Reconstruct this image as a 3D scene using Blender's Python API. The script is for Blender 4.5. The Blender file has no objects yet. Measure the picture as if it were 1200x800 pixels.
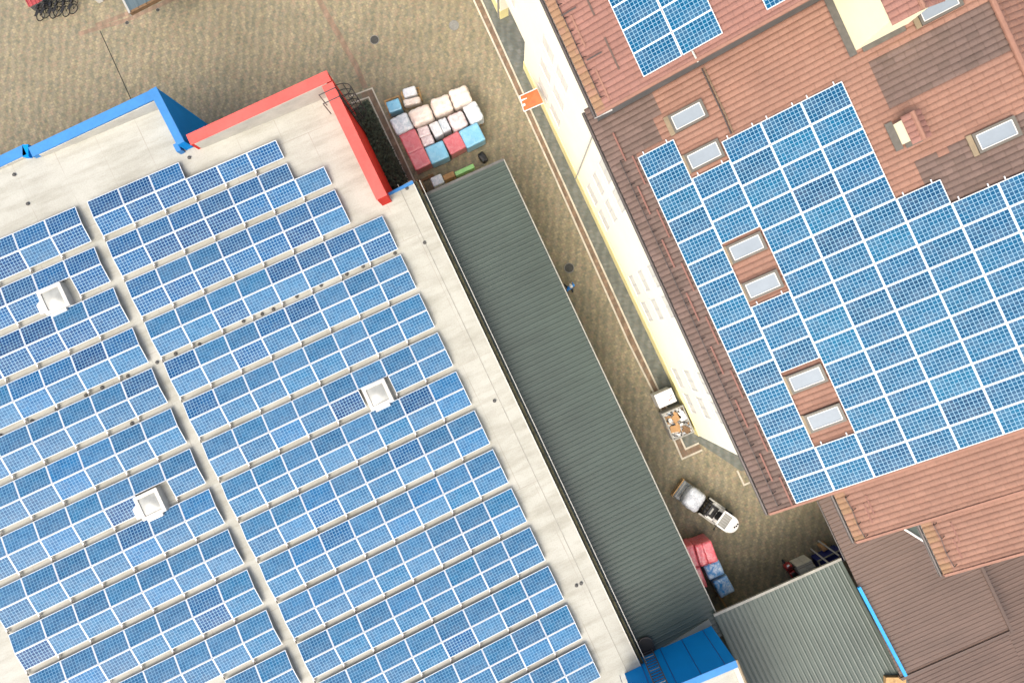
import bpy, bmesh, math, random
from mathutils import Vector, Matrix, noise
random.seed(7)
SC = bpy.context.scene
COL = SC.collection
H = 49.0          # height of the camera over the yard, metres
F = 950.0         # focal length in pixels of the 1200 px wide photograph
PI = math.pi

# ------------------------------------------------------------------ coordinates
def at(px, py, z=0.0):
    """point of the place at height z seen at a photograph pixel"""
    d = H - z
    return Vector(((px - 600) * d / F, -(py - 400) * d / F, z))
AX = Vector((.9056, .4242, 0)); BX = Vector((.4242, -.9056, 0)); UP = Vector((0, 0, 1))
YAW = math.atan2(.4242, .9056)
def ab(a, b, z=0.0):
    return AX * a + BX * b + UP * z
def toab(p):
    return p.dot(AX), p.dot(BX)

class Plane:
    """a sloping plane with a grid (u along e1, v along e2, metres pu, pv), lift raises it along its normal"""
    def __init__(s, o, e1, e2, pu, pv):
        cv = lambda t: Vector((t[0], -t[1], -t[2]))
        s.o = Vector((o[0], -o[1], H - o[2])); s.e1 = cv(e1); s.e2 = cv(e2); s.pu = pu; s.pv = pv
        s.n = s.e2.cross(s.e1).normalized()
        if s.n.z < 0: s.n = -s.n
    def p(s, u, v, h=0.0):
        return s.o + s.e1 * (u * s.pu) + s.e2 * (v * s.pv) + s.n * h
    def hit(s, px, py, h=0.0):
        c = Vector((0, 0, H)); r = Vector(((px - 600) / F, -(py - 400) / F, -1.0))
        t = s.n.dot(s.o + s.n * h - c) / s.n.dot(r)
        return c + r * t
    def uv(s, px, py, h=0.0):
        q = s.hit(px, py, h) - s.o
        return q.dot(s.e1) / s.pu, q.dot(s.e2) / s.pv
    def z(s, x, y, h=0.0):
        q = s.o + s.n * h
        return q.z - (s.n.x * (x - q.x) + s.n.y * (y - q.y)) / s.n.z
    def M(s, u, v, h=0.0):
        m = Matrix((s.e1, -s.e2, s.n)).transposed().to_4x4(); m.translation = s.p(u, v, h); return m

RP = Plane((7.0227, -4.1383, 34.5181), (.85365, -.39179, -.34319), (.41605, .90933, -.00322), 1.67, 1.0125)
LP = Plane((-21.3627, -6.2753, 41.3493), (.89844, -.42613, .10593), (.42847, .90356, .00079), 1.67, 2.2795)
TILE = -.12                       # tile surface under the panel plane
UPL = 2.1                         # the higher block of the tiled roof
LR = -.42                         # flat roof under the ridges of its panels

# ------------------------------------------------------------------ materials
def new_mat(name):
    m = bpy.data.materials.new(name); m.use_nodes = True
    nt = m.node_tree; b = nt.nodes['Principled BSDF']
    return m, nt, b
def N(nt, t, **kw):
    n = nt.nodes.new(t)
    for k, v in kw.items(): setattr(n, k, v)
    return n
def inp(n, **kw):
    for k, v in kw.items(): n.inputs[k.replace('_', ' ')].default_value = v
    return n
def mixc(nt, a, b, f, blend='MIX'):
    m = N(nt, 'ShaderNodeMix', data_type='RGBA', blend_type=blend)
    for i, x in ((6, a), (7, b)):
        if hasattr(x, 'links'): nt.links.new(x, m.inputs[i])
        else: m.inputs[i].default_value = (*x, 1)
    if hasattr(f, 'links'): nt.links.new(f, m.inputs[0])
    else: m.inputs[0].default_value = f
    return m.outputs[2]
def ramp(nt, fac, stops, interp='LINEAR'):
    r = N(nt, 'ShaderNodeValToRGB'); r.color_ramp.interpolation = interp
    e = r.color_ramp.elements
    while len(e) < len(stops): e.new(.5)
    for k, (p, c) in enumerate(stops):
        e[k].position = p; e[k].color = (*c, 1) if len(c) == 3 else c
    nt.links.new(fac, r.inputs[0]); return r.outputs[0]
def math_(nt, op, a, b=0.0):
    m = N(nt, 'ShaderNodeMath', operation=op)
    for i, x in ((0, a), (1, b)):
        if hasattr(x, 'links'): nt.links.new(x, m.inputs[i])
        else: m.inputs[i].default_value = x
    return m.outputs[0]
def coords(nt, kind='Object', scale=(1, 1, 1), rot=0.0):
    tc = N(nt, 'ShaderNodeTexCoord'); mp = N(nt, 'ShaderNodeMapping')
    mp.inputs['Scale'].default_value = scale; mp.inputs['Rotation'].default_value = (0, 0, rot)
    nt.links.new(tc.outputs[kind], mp.inputs[0]); return mp.outputs[0]
def noise_t(nt, vec, scale, detail=4.0, rough=.6):
    n = N(nt, 'ShaderNodeTexNoise'); inp(n, Scale=scale, Detail=detail, Roughness=rough)
    nt.links.new(vec, n.inputs['Vector']); return n
def bump(nt, b, hgt, strength=.3, dist=.02):
    n = N(nt, 'ShaderNodeBump'); inp(n, Strength=strength, Distance=dist)
    nt.links.new(hgt, n.inputs['Height']); nt.links.new(n.outputs[0], b.inputs['Normal'])
def plain(name, col, rough=.6, var=.18, scale=3.0, metal=0.0, coat=0.0, bmp=0.0, spec=.5):
    """paint, plastic, wood ...: a base colour broken up by worn and dirty patches"""
    m, nt, b = new_mat(name)
    v = coords(nt)
    n1 = noise_t(nt, v, scale); n2 = noise_t(nt, v, scale * 9, 3)
    f = math_(nt, 'ADD', math_(nt, 'MULTIPLY', n1.outputs[0], .7), math_(nt, 'MULTIPLY', n2.outputs[0], .3))
    lo = tuple(max(0, c * (1 - var * 1.6)) for c in col); hi = tuple(min(1, c * (1 + var)) for c in col)
    nt.links.new(ramp(nt, f, [(.3, lo), (.7, hi)]), b.inputs['Base Color'])
    inp(b, Roughness=rough, Metallic=metal)
    b.inputs['Coat Weight'].default_value = coat; b.inputs['Specular IOR Level'].default_value = spec
    if bmp: bump(nt, b, n2.outputs[0], bmp, .02)
    return m

MT = {}
def paving(name, tones, sx, sy, bumpk=.35, patch=.25):
    m, nt, b = new_mat(name)
    v = coords(nt, 'Object', (1 / sx, 1 / sy, 1), -YAW)
    vo = N(nt, 'ShaderNodeTexVoronoi', distance='CHEBYCHEV'); inp(vo, Scale=1.0, Randomness=.38)
    nt.links.new(v, vo.inputs['Vector'])
    sep = N(nt, 'ShaderNodeSeparateColor'); nt.links.new(vo.outputs['Color'], sep.inputs[0])
    c = ramp(nt, sep.outputs[0], [(i / (len(tones) - 1), t) for i, t in enumerate(tones)])
    w = coords(nt)
    big = noise_t(nt, w, .11, 5); mid = noise_t(nt, w, .9, 5)
    tone = ramp(nt, big.outputs[0], [(.3, (1 - patch,) * 3), (.7, (1 + patch,) * 3)])
    c = mixc(nt, c, tone, 1.0, 'MULTIPLY')
    t2 = ramp(nt, mid.outputs[0], [(.34, (.88, .89, .86)), (.62, (1.05, 1.04, 1.03))])
    c = mixc(nt, c, t2, 1.0, 'MULTIPLY')
    j = ramp(nt, vo.outputs['Distance'], [(.36, (0, 0, 0)), (.56, (1, 1, 1))])
    c = mixc(nt, c, (.13, .12, .09), math_(nt, 'MULTIPLY', j, .6))
    pale = ramp(nt, noise_t(nt, w, .35, 6, .7).outputs[0], [(.60, (0, 0, 0)), (.74, (.5, .5, .5))])
    wv = N(nt, 'ShaderNodeTexWave', wave_type='BANDS'); inp(wv, Scale=.62, Distortion=5.0, Detail=3.0); wv.inputs['Detail Scale'].default_value = 1.6
    nt.links.new(coords(nt, 'Object', (1, 1, 1), -YAW + .5), wv.inputs['Vector'])
    c = mixc(nt, c, ramp(nt, wv.outputs[0], [(.2, (.86, .88, .84)), (.8, (1.07, 1.05, 1.02))]), 1, 'MULTIPLY')
    oil = ramp(nt, noise_t(nt, w, .28, 6, .75).outputs[0], [(.60, (0, 0, 0)), (.72, (1, 1, 1))])
    c = mixc(nt, c, (.10, .092, .07), math_(nt, 'MULTIPLY', oil, .35))
    c = mixc(nt, c, (.33, .32, .28), math_(nt, 'MULTIPLY', pale, .22))
    nt.links.new(c, b.inputs['Base Color']); inp(b, Roughness=.85)
    inv = math_(nt, 'SUBTRACT', 1.0, vo.outputs['Distance'])
    bump(nt, b, inv, bumpk, .015)
    return m
MT['paving'] = paving('yard_paving', [(.26, .22, .14), (.18, .17, .125), (.25, .19, .13), (.21, .19, .13), (.28, .24, .15), (.155, .15, .11), (.235, .20, .13)], .15, .13, .35, .16)
MT['apron'] = paving('grey_apron_paving', [(.135, .15, .14), (.10, .112, .105), (.15, .16, .15)], .30, .14, .4, .10)
MT['band'] = paving('brown_band_paving', [(.20, .13, .085), (.15, .10, .07), (.23, .16, .11)], .2, .2, .3, .1)
MT['redband'] = paving('red_band_paving', [(.23, .155, .11), (.20, .14, .10), (.25, .175, .125)], .2, .2, .3, .15)
MT['kerb'] = plain('kerb_stone', (.50, .46, .37), .85, .2, 2, bmp=.3)
MT['soil'] = plain('dark_gravel', (.035, .038, .03), .95, .6, 8, bmp=.8)

def membrane():
    m, nt, b = new_mat('roof_membrane')
    uv = coords(nt, 'UV')
    n1 = noise_t(nt, uv, .35, 6, .65); 
    st = coords(nt, 'UV', (.35, 2.2, 1)); n2 = noise_t(nt, st, .9, 5, .6)
    fine = noise_t(nt, uv, 14, 3)
    c = ramp(nt, n1.outputs[0], [(.28, (.325, .322, .275)), (.5, (.375, .375, .325)), (.72, (.43, .43, .38))])
    s = ramp(nt, n2.outputs[0], [(.32, (.76, .75, .71)), (.56, (1, 1, 1))])
    c = mixc(nt, c, s, .8, 'MULTIPLY')
    f2 = ramp(nt, fine.outputs[0], [(.3, (.90, .90, .89)), (.6, (1.03, 1.03, 1.03))])
    c = mixc(nt, c, f2, 1.0, 'MULTIPLY')
    br = N(nt, 'ShaderNodeTexBrick'); inp(br, Scale=1.0, Mortar_Size=.022, Brick_Width=2.15, Row_Height=7.3)
    br.offset = .37; br.inputs['Mortar Smooth'].default_value = .3
    nt.links.new(uv, br.inputs['Vector'])
    lf = ramp(nt, noise_t(nt, uv, .5, 3).outputs[0], [(.40, (.1, .1, .1)), (.60, (1, 1, 1))])
    c = mixc(nt, c, (.27, .25, .21), math_(nt, 'MULTIPLY', math_(nt, 'MULTIPLY', br.outputs['Fac'], lf), .8))
    dirt = ramp(nt, noise_t(nt, uv, .22, 7, .72).outputs[0], [(.62, (0, 0, 0)), (.78, (1, 1, 1))])
    c = mixc(nt, c, (.40, .38, .28), math_(nt, 'MULTIPLY', dirt, .45))
    nt.links.new(c, b.inputs['Base Color']); inp(b, Roughness=.7)
    bump(nt, b, n1.outputs[0], .2, .02)
    return m
MT['membrane'] = membrane()

def tiles(name, a, b_, c_):
    """clay tiles: one tone per tile, dark joints, a little lichen; UV in tile units"""
    m, nt, b = new_mat(name)
    uv = coords(nt, 'UV')
    sx = N(nt, 'ShaderNodeSeparateXYZ'); nt.links.new(uv, sx.inputs[0])
    fy = math_(nt, 'FLOOR', sx.outputs[1])
    ux = math_(nt, 'ADD', sx.outputs[0], math_(nt, 'MULTIPLY', math_(nt, 'MODULO', math_(nt, 'ADD', fy, 400.0), 2.0), .36)); fx = math_(nt, 'FLOOR', ux)
    cb = N(nt, 'ShaderNodeCombineXYZ'); nt.links.new(fx, cb.inputs[0]); nt.links.new(fy, cb.inputs[1])
    wn = N(nt, 'ShaderNodeTexWhiteNoise'); nt.links.new(cb.outputs[0], wn.inputs[0])
    c = ramp(nt, wn.outputs[0], [(0, a), (.5, b_), (1, c_)])
    big = noise_t(nt, uv, .16, 6, .65)
    t = ramp(nt, big.outputs[0], [(.3, (.86, .86, .87)), (.68, (1.08, 1.07, 1.06))])
    c = mixc(nt, c, t, 1.0, 'MULTIPLY')
    fr = math_(nt, 'FRACT', ux)
    j = ramp(nt, fr, [(0, (1, 1, 1)), (.08, (0, 0, 0)), (.95, (0, 0, 0)), (1, (1, 1, 1))])
    c = mixc(nt, c, tuple(x * .5 for x in a), math_(nt, 'MULTIPLY', j, .34))
    gr = noise_t(nt, uv, 6, 4); g = ramp(nt, gr.outputs[0], [(.3, (.86, .86, .86)), (.65, (1.05, 1.05, 1.05))])
    c = mixc(nt, c, g, 1.0, 'MULTIPLY')
    nt.links.new(c, b.inputs['Base Color']); inp(b, Roughness=.8)
    return m
MT['tile'] = tiles('red_clay_tiles', (.225, .120, .083), (.235, .127, .088), (.247, .136, .095))
MT['tile_old'] = tiles('brown_weathered_tiles', (.105, .072, .057), (.12, .081, .065), (.135, .092, .075))
MT['tile_moss'] = tiles('yellowed_eave_tiles', (.23, .14, .075), (.245, .145, .08), (.25, .14, .09))
MT['tile_up'] = tiles('pinkish_clay_tiles', (.225, .112, .085), (.235, .118, .09), (.247, .125, .097))

def sheet(name, col, rough=.45, scale=.25):
    m, nt, b = new_mat(name)
    uv = coords(nt, 'UV'); n1 = noise_t(nt, uv, scale, 6, .65)
    st = coords(nt, 'UV', (.25, 3.5, 1)); n2 = noise_t(nt, st, .8, 4)
    lo = tuple(c * .80 for c in col); hi = tuple(c * 1.15 for c in col)
    c = ramp(nt, n1.outputs[0], [(.3, lo), (.7, hi)])
    c = mixc(nt, c, ramp(nt, n2.outputs[0], [(.3, (.86, .86, .84)), (.6, (1.04, 1.04, 1.04))]), 1, 'MULTIPLY')
    sx = N(nt, 'ShaderNodeSeparateXYZ'); nt.links.new(uv, sx.inputs[0])
    fr = math_(nt, 'FRACT', math_(nt, 'DIVIDE', sx.outputs[0], 3.9))
    j = ramp(nt, fr, [(0, (1, 1, 1)), (.008, (0, 0, 0))])
    c = mixc(nt, c, tuple(x * .6 for x in col), math_(nt, 'MULTIPLY', j, .5))
    nt.links.new(c, b.inputs['Base Color']); inp(b, Roughness=rough)
    return m
MT['sheet_dark'] = sheet('grey_green_sheet', (.040, .058, .048))
MT['sheet_light'] = sheet('pale_green_sheet', (.064, .085, .070))
MT['sheet_brown'] = sheet('brown_sheet', (.106, .069, .052))
MT['sheet_slate'] = sheet('slate_blue_sheet', (.075, .11, .125))

def cells(name, cols, line, lw, rough, coatr):
    """solar cells: ten by six with pale gaps; every panel has its own tone"""
    m, nt, b = new_mat(name)
    uv = coords(nt, 'UV')
    sx = N(nt, 'ShaderNodeSeparateXYZ'); nt.links.new(uv, sx.inputs[0])
    oi = N(nt, 'ShaderNodeObjectInfo')
    c = ramp(nt, oi.outputs['Random'], [(i / (len(cols) - 1), t) for i, t in enumerate(cols)])
    fx = math_(nt, 'FLOOR', sx.outputs[0]); fy = math_(nt, 'FLOOR', sx.outputs[1])
    cb = N(nt, 'ShaderNodeCombineXYZ'); nt.links.new(fx, cb.inputs[0]); nt.links.new(fy, cb.inputs[1]); nt.links.new(math_(nt, 'MULTIPLY', oi.outputs['Random'], 977.0), cb.inputs[2])
    wn = N(nt, 'ShaderNodeTexWhiteNoise'); nt.links.new(cb.outputs[0], wn.inputs[0])
    c = mixc(nt, c, ramp(nt, wn.outputs[0], [(0, (.78, .82, .86)), (1, (1.2, 1.16, 1.12))]), 1, 'MULTIPLY')
    gx = math_(nt, 'ABSOLUTE', math_(nt, 'SUBTRACT', math_(nt, 'FRACT', sx.outputs[0]), .5))
    gy = math_(nt, 'ABSOLUTE', math_(nt, 'SUBTRACT', math_(nt, 'FRACT', sx.outputs[1]), .5))
    g = math_(nt, 'GREATER_THAN', math_(nt, 'MAXIMUM', gx, gy), .5 - lw)
    dm = math_(nt, 'GREATER_THAN', math_(nt, 'ADD', gx, gy), .93 - lw)
    g = math_(nt, 'MAXIMUM', g, dm)
    c = mixc(nt, c, line, g)
    obj = coords(nt); d = noise_t(nt, obj, 1.1, 4, .6)
    c = mixc(nt, c, (.20, .26, .31), math_(nt, 'MULTIPLY', ramp(nt, d.outputs[0], [(.42, (0, 0, 0)), (.75, (1, 1, 1))]), .25))
    nt.links.new(c, b.inputs['Base Color']); inp(b, Roughness=rough)
    b.inputs['Coat Weight'].default_value = .10 if 'dull' in name or 'deep' in name else .04; b.inputs['Coat Roughness'].default_value = .22; b.inputs['Specular IOR Level'].default_value = .06
    return m
MT['cell_r'] = cells('bright_blue_cells', [(.0004, .050, .125), (.0005, .074, .163), (.0004, .040, .105), (.0006, .086, .178), (.0005, .059, .142), (.0005, .067, .152)], (.22, .38, .48), .056, .45, .10)
MT['cell_l'] = cells('dull_blue_cells', [(.017, .090, .195), (.013, .075, .168), (.028, .108, .22), (.012, .098, .21), (.024, .088, .185), (.038, .125, .24), (.010, .098, .24)], (.165, .315, .45), .055, .45, .10)
MT['cell_ld'] = cells('deep_blue_cells', [(.003, .032, .115), (.005, .046, .14), (.003, .052, .16), (.004, .066, .185), (.011, .05, .135), (.005, .075, .20)], (.22, .38, .50), .058, .45, .10)
MT['sheet_flash'] = sheet('grey_green_flashing', (.15, .165, .14))
MT['overlit'] = plain('overlit_pane', (.70, .70, .62), .5, .1, 2)  # pane colour lifted pale to look overexposed, no curtain behind
MT['hatch'] = plain('hatch_plastic', (.50, .49, .45), .6, .10, 4)
MT['frame'] = plain('white_frame', (.62, .64, .66), .35, .04, 4)
MT['white'] = plain('white_paint', (.60, .60, .57), .45, .06, 3)
MT['offwhite'] = plain('warm_white', (.46, .45, .39), .6, .10, 3)
MT['glass'] = plain('pale_glazing', (.215, .255, .285), .3, .07, .9, spec=.15)
MT['dome'] = plain('milky_dome', (.33, .34, .31), .35, .12, 2.5, coat=.6)
MT['wframe'] = plain('grey_brown_window_frame', (.085, .077, .06), .5, .15, 4)
MT['wapron'] = plain('ochre_flashing', (.20, .155, .09), .6, .2, 4)
MT['lead'] = plain('lead_flashing', (.075, .07, .058), .6, .25, 5)
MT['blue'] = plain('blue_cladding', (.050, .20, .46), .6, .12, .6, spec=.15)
MT['blue_shaded'] = plain('shaded_blue_cladding', (.002, .20, .55), .7, .06, .6, spec=.08)  # shaded copy of the blue cladding, the shade put into the colour
MT['cyan'] = plain('bright_blue_trim', (.02, .30, .66), .45, .08, 1)
MT['red'] = plain('lit_red_coping', (.56, .095, .08), .55, .14, .7, spec=.2)  # lit copy of the wall red for the top faces
MT['red_shaded'] = plain('shaded_red_cladding', (.46, .022, .014), .6, .1, .7, spec=.1)  # shaded copy of the same red for the upright faces
MT['lining'] = plain('grey_lining', (.40, .39, .34), .8, .15, 1)
MT['yellow_wall'] = plain('cream_render', (.90, .885, .70), .85, .04, .5)
MT['dormer_wall'] = plain('pale_yellow_render', (.84, .81, .55), .85, .04, .8)
MT['plinth'] = plain('yellow_plinth', (.82, .74, .36), .8, .08, .8)
MT['wall_grey'] = plain('grey_render', (.33, .32, .29), .9, .15, .5)
MT['wall_dark'] = plain('dark_wall', (.10, .10, .095), .9, .2, .8)
MT['verge'] = plain('verge_tile', (.25, .13, .09), .8, .12, 2)
MT['gutter'] = plain('dark_gutter', (.06, .05, .045), .5, .2, 3)
MT['gutter_pale'] = plain('pale_gutter', (.27, .265, .225), .5, .2, 2)
MT['moss'] = plain('mossy_gutter', (.065, .062, .03), .9, .5, 3)
MT['coping'] = plain('grey_coping', (.34, .34, .31), .6, .15, 2)
MT['black'] = plain('black_steel', (.006, .006, .006), .5, .3, 5)
MT['rubber'] = plain('rubber', (.015, .015, .015), .8, .2, 8)
MT['steel'] = plain('galvanised_steel', (.40, .41, .41), .4, .12, 5, metal=.6)
MT['iron'] = plain('cast_iron', (.05, .05, .043), .7, .3, 12, bmp=.5)
MT['iron_pale'] = plain('concrete_cover', (.20, .20, .18), .85, .2, 12, bmp=.4)
MT['wood'] = plain('pallet_wood', (.42, .26, .11), .85, .3, 6)
MT['wood_dark'] = plain('brown_board', (.16, .095, .045), .85, .3, 5)
MT['card'] = plain('cardboard', (.36, .21, .09), .85, .18, 5)
MT['paper'] = plain('waste_paper', (.66, .66, .62), .8, .25, 6)
MT['orange'] = plain('orange_polycarbonate', (.70, .105, .02), .4, .2, 3)
MT['vent'] = plain('grey_vent', (.06, .06, .055), .7, .3, 6)
MT['rust'] = plain('red_bar', (.19, .085, .062), .7, .15, 2)

def wrap(name, col, pale, k=.35, scale=3.2):
    """stretch film over a load: streaky pale creases over the colour of the load"""
    m, nt, b = new_mat(name)
    v = coords(nt); n1 = noise_t(nt, v, scale, 6, .7); n1.inputs['Distortion'].default_value = 1.3
    f = ramp(nt, n1.outputs[0], [(.42, (0, 0, 0)), (.62, (1, 1, 1))])
    n2 = noise_t(nt, v, 1.1, 3)
    c = mixc(nt, col, pale, math_(nt, 'MULTIPLY', f, k))
    c = mixc(nt, c, ramp(nt, n2.outputs[0], [(.3, (.86, .86, .86)), (.7, (1.05, 1.05, 1.05))]), 1, 'MULTIPLY')
    nt.links.new(c, b.inputs['Base Color']); inp(b, Roughness=.28)
    b.inputs['Coat Weight'].default_value = .5; b.inputs['Coat Roughness'].default_value = .15
    bump(nt, b, n1.outputs[0], .6, .05)
    return m
MT['w_pink'] = wrap('red_film', (.50, .10, .115), (.56, .24, .25), .5)
MT['w_blue'] = wrap('light_blue_film', (.15, .42, .60), (.32, .54, .66), .5)
MT['w_peach'] = wrap('peach_film', (.62, .52, .44), (.70, .66, .61), .7)
MT['w_white'] = wrap('white_film', (.55, .58, .60), (.74, .75, .75), .8)
MT['w_mauve'] = wrap('pinkish_white_film', (.58, .46, .46), (.70, .65, .65), .75)
MT['w_net'] = wrap('bluish_white_film', (.42, .49, .54), (.74, .75, .76), .85)
MT['w_bluewhite'] = wrap('blue_film_pale_creases', (.02, .25, .62), (.66, .78, .86), .9, 2.2)
MT['w_redalley'] = wrap('brightened_red_film', (.78, .10, .12), (.86, .36, .38), .6)  # the red film again, colour brightened to offset the alley shade
MT['w_bale'] = wrap('white_bale_film', (.42, .46, .50), (.78, .80, .82), .9, 6)
MT['w_grey'] = wrap('dark_grey_film', (.07, .085, .09), (.30, .34, .36), .6, 4)
MT['green'] = wrap('green_board', (.22, .52, .14), (.40, .62, .30), .4)
MT['jacket'] = plain('blue_jacket', (.03, .26, .75), .8, .25, 9)
MT['trousers'] = plain('dark_trousers', (.03, .035, .05), .9, .3, 9)
MT['skin'] = plain('skin', (.48, .27, .19), .6, .08, 9)
MT['darkred'] = plain('dark_red_paint', (.28, .012, .015), .35, .2, 5, coat=.5)
MT['navy'] = plain('navy_plastic', (.01, .02, .14), .5, .2, 3)
MT['machine'] = plain('machine_white', (.76, .75, .70), .4, .10, 4, coat=.3)
MT['lamp'] = plain('lamp_glass', (.8, .8, .78), .1, .03, 5, coat=1)
MT['leaf'] = plain('dark_leaves', (.045, .062, .032), .7, .5, 7)
MT['chrome'] = plain('bicycle_metal', (.30, .30, .30), .3, .3, 8, metal=.7)
MT['brick_red'] = plain('red_ribbed_roof', (.30, .045, .045), .5, .2, 2)

# ------------------------------------------------------------------ mesh helpers
class MB:
    """collects shapes and links them as ONE mesh object"""
    def __init__(s): s.v = []; s.f = []; s.m = []; s.uv = []; s.has = False; s.mats = []
    def mi(s, mat):
        if mat not in s.mats: s.mats.append(mat)
        return s.mats.index(mat)
    def add(s, vs, fs, mat, uvs=None):
        k = len(s.v); i = s.mi(mat); s.v += [tuple(p) for p in vs]
        for f in fs:
            s.f.append(tuple(k + q for q in f)); s.m.append(i)
            s.uv.append([uvs[q] for q in f] if uvs else None)
        if uvs: s.has = True
        return s
    def box(s, c, d, mat, M=None):
        """box of size d with its centre at c, M an optional frame"""
        hx, hy, hz = d[0] / 2, d[1] / 2, d[2] / 2
        vs = [Vector((c[0] + x * hx, c[1] + y * hy, c[2] + z * hz)) for z in (-1, 1) for y in (-1, 1) for x in (-1, 1)]
        if M is not None: vs = [M @ p for p in vs]
        return s.add(vs, [(0, 2, 3, 1), (4, 5, 7, 6), (0, 1, 5, 4), (2, 6, 7, 3), (0, 4, 6, 2), (1, 3, 7, 5)], mat)
    def prism(s, top, zb, mat):
        """vertical prism: top polygon (points with their own z) down to height zb (number or list)"""
        n = len(top)
        bot = [Vector((p[0], p[1], zb if not isinstance(zb, (list, tuple)) else zb[i])) for i, p in enumerate(top)]
        ar = sum(top[i][0] * top[(i + 1) % n][1] - top[(i + 1) % n][0] * top[i][1] for i in range(n))
        if ar < 0: top = list(top)[::-1]; bot = bot[::-1]
        return s.add(list(top) + bot, [tuple(range(n)), tuple(range(2 * n - 1, n - 1, -1))] + [(i, n + i, n + (i + 1) % n, (i + 1) % n) for i in range(n)], mat)
    def tube(s, pts, r, mat, n=8, cap=True):
        pts = [Vector(p) for p in pts]; vs = []; fs = []
        for i, p in enumerate(pts):
            t = (pts[min(i + 1, len(pts) - 1)] - pts[max(i - 1, 0)]).normalized()
            x = t.orthogonal().normalized() if i == 0 else (x - t * x.dot(t)).normalized()
            y = t.cross(x); rr = r[i] if isinstance(r, (list, tuple)) else r
            vs += [p + (x * math.cos(2 * PI * k / n) + y * math.sin(2 * PI * k / n)) * rr for k in range(n)]
        for i in range(len(pts) - 1):
            for k in range(n):
                fs.append((i * n + k, i * n + (k + 1) % n, (i + 1) * n + (k + 1) % n, (i + 1) * n + k))
        if cap: fs += [tuple(range(n))[::-1], tuple((len(pts) - 1) * n + k for k in range(n))]
        return s.add(vs, fs, mat)
    def ring(s, c, axis, R, r, mat, n=20, k=6):
        axis = Vector(axis).normalized(); x = axis.orthogonal().normalized(); y = axis.cross(x); c = Vector(c); vs = []; fs = []
        for i in range(n):
            d = x * math.cos(2 * PI * i / n) + y * math.sin(2 * PI * i / n)
            vs += [c + d * (R + r * math.cos(2 * PI * j / k)) + axis * (r * math.sin(2 * PI * j / k)) for j in range(k)]
        for i in range(n):
            for j in range(k):
                fs.append((i * k + j, ((i + 1) % n) * k + j, ((i + 1) % n) * k + (j + 1) % k, i * k + (j + 1) % k))
        return s.add(vs, fs, mat)
    def build(s, name, parent=None, smooth=False, bevel=0.0, at=None):
        me = bpy.data.meshes.new(name)
        off = Vector(at) if at is not None else Vector((0, 0, 0))
        me.from_pydata([(p[0] - off.x, p[1] - off.y, p[2] - off.z) for p in s.v], [], s.f)
        for m in s.mats: me.materials.append(m)
        for p, i in zip(me.polygons, s.m): p.material_index = i
        if s.has:
            l = me.uv_layers.new(name='UVMap'); k = 0
            for u in s.uv:
                for q in (u or []): l.data[k].uv = q; k += 1
                if u is None: k += len(me.polygons[0].vertices)
        if bevel:
            bm = bmesh.new(); bm.from_mesh(me); bmesh.ops.remove_doubles(bm, verts=bm.verts, dist=1e-5)
            bmesh.ops.bevel(bm, geom=bm.edges[:] , offset=bevel, segments=2, affect='EDGES', clamp_overlap=True)
            bm.to_mesh(me); bm.free()
        if smooth:
            for p in me.polygons: p.use_smooth = True
        o = bpy.data.objects.new(name, me); COL.objects.link(o); o.location = off
        if parent is not None:
            o.parent = parent; o.matrix_parent_inverse = Matrix.Identity(4)
            o.location = off if at is not None else (0, 0, 0)
        return o
def tag(o, label=None, cat=None, group=None, kind=None):
    if label: o['label'] = label
    if cat:
        o['category'] = cat
        if not kind: o['kind'] = 'thing'
    if group: o['group'] = group
    if kind: o['kind'] = kind
    return o
def thing(name, loc, label, cat, group=None, rz=0.0):
    o = bpy.data.objects.new(name, None); COL.objects.link(o); o.empty_display_size = .3
    o.location = loc; o.rotation_euler = (0, 0, rz)
    return tag(o, label, cat, group)
def part(mb, name, root, **kw):
    """a part given in world coordinates under a thing that is not rotated"""
    lab = kw.pop('label', None)
    o = mb.build(name, None, **kw); loc = o.location.copy()
    o.parent = root; o.location = loc - root.location
    if o.location.length and 'at' not in kw: pass
    if lab: o['label'] = lab
    return o
def rib_sheet(mb, tl, tr, br, bl, period, hgt, mat, duty=.35):
    """profiled sheet between four corners: ribs run tl -> tr, repeat tl -> bl; UV in metres"""
    L = (bl - tl).length; W = (tr - tl).length; n = max(2, round(L / period)); vs = []; uvs = []
    prof = [(0, 0), (duty * .45, hgt), (duty * .45 + .08, hgt), (duty + .08, 0)]
    ts = [(k + a, z) for k in range(n) for a, z in prof] + [(n, 0)]
    nrm = (tr - tl).cross(bl - tl).normalized()
    if nrm.z < 0: nrm = -nrm
    for t, z in ts:
        q = t / n
        for e, (c, d) in enumerate(((tl, bl), (tr, br))):
            vs.append(c.lerp(d, q) + nrm * z); uvs.append((e * W, q * L))
    fs = [(2 * i, 2 * i + 2, 2 * i + 3, 2 * i + 1) for i in range(len(ts) - 1)]
    return mb.add(vs, fs, mat, uvs)
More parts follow.
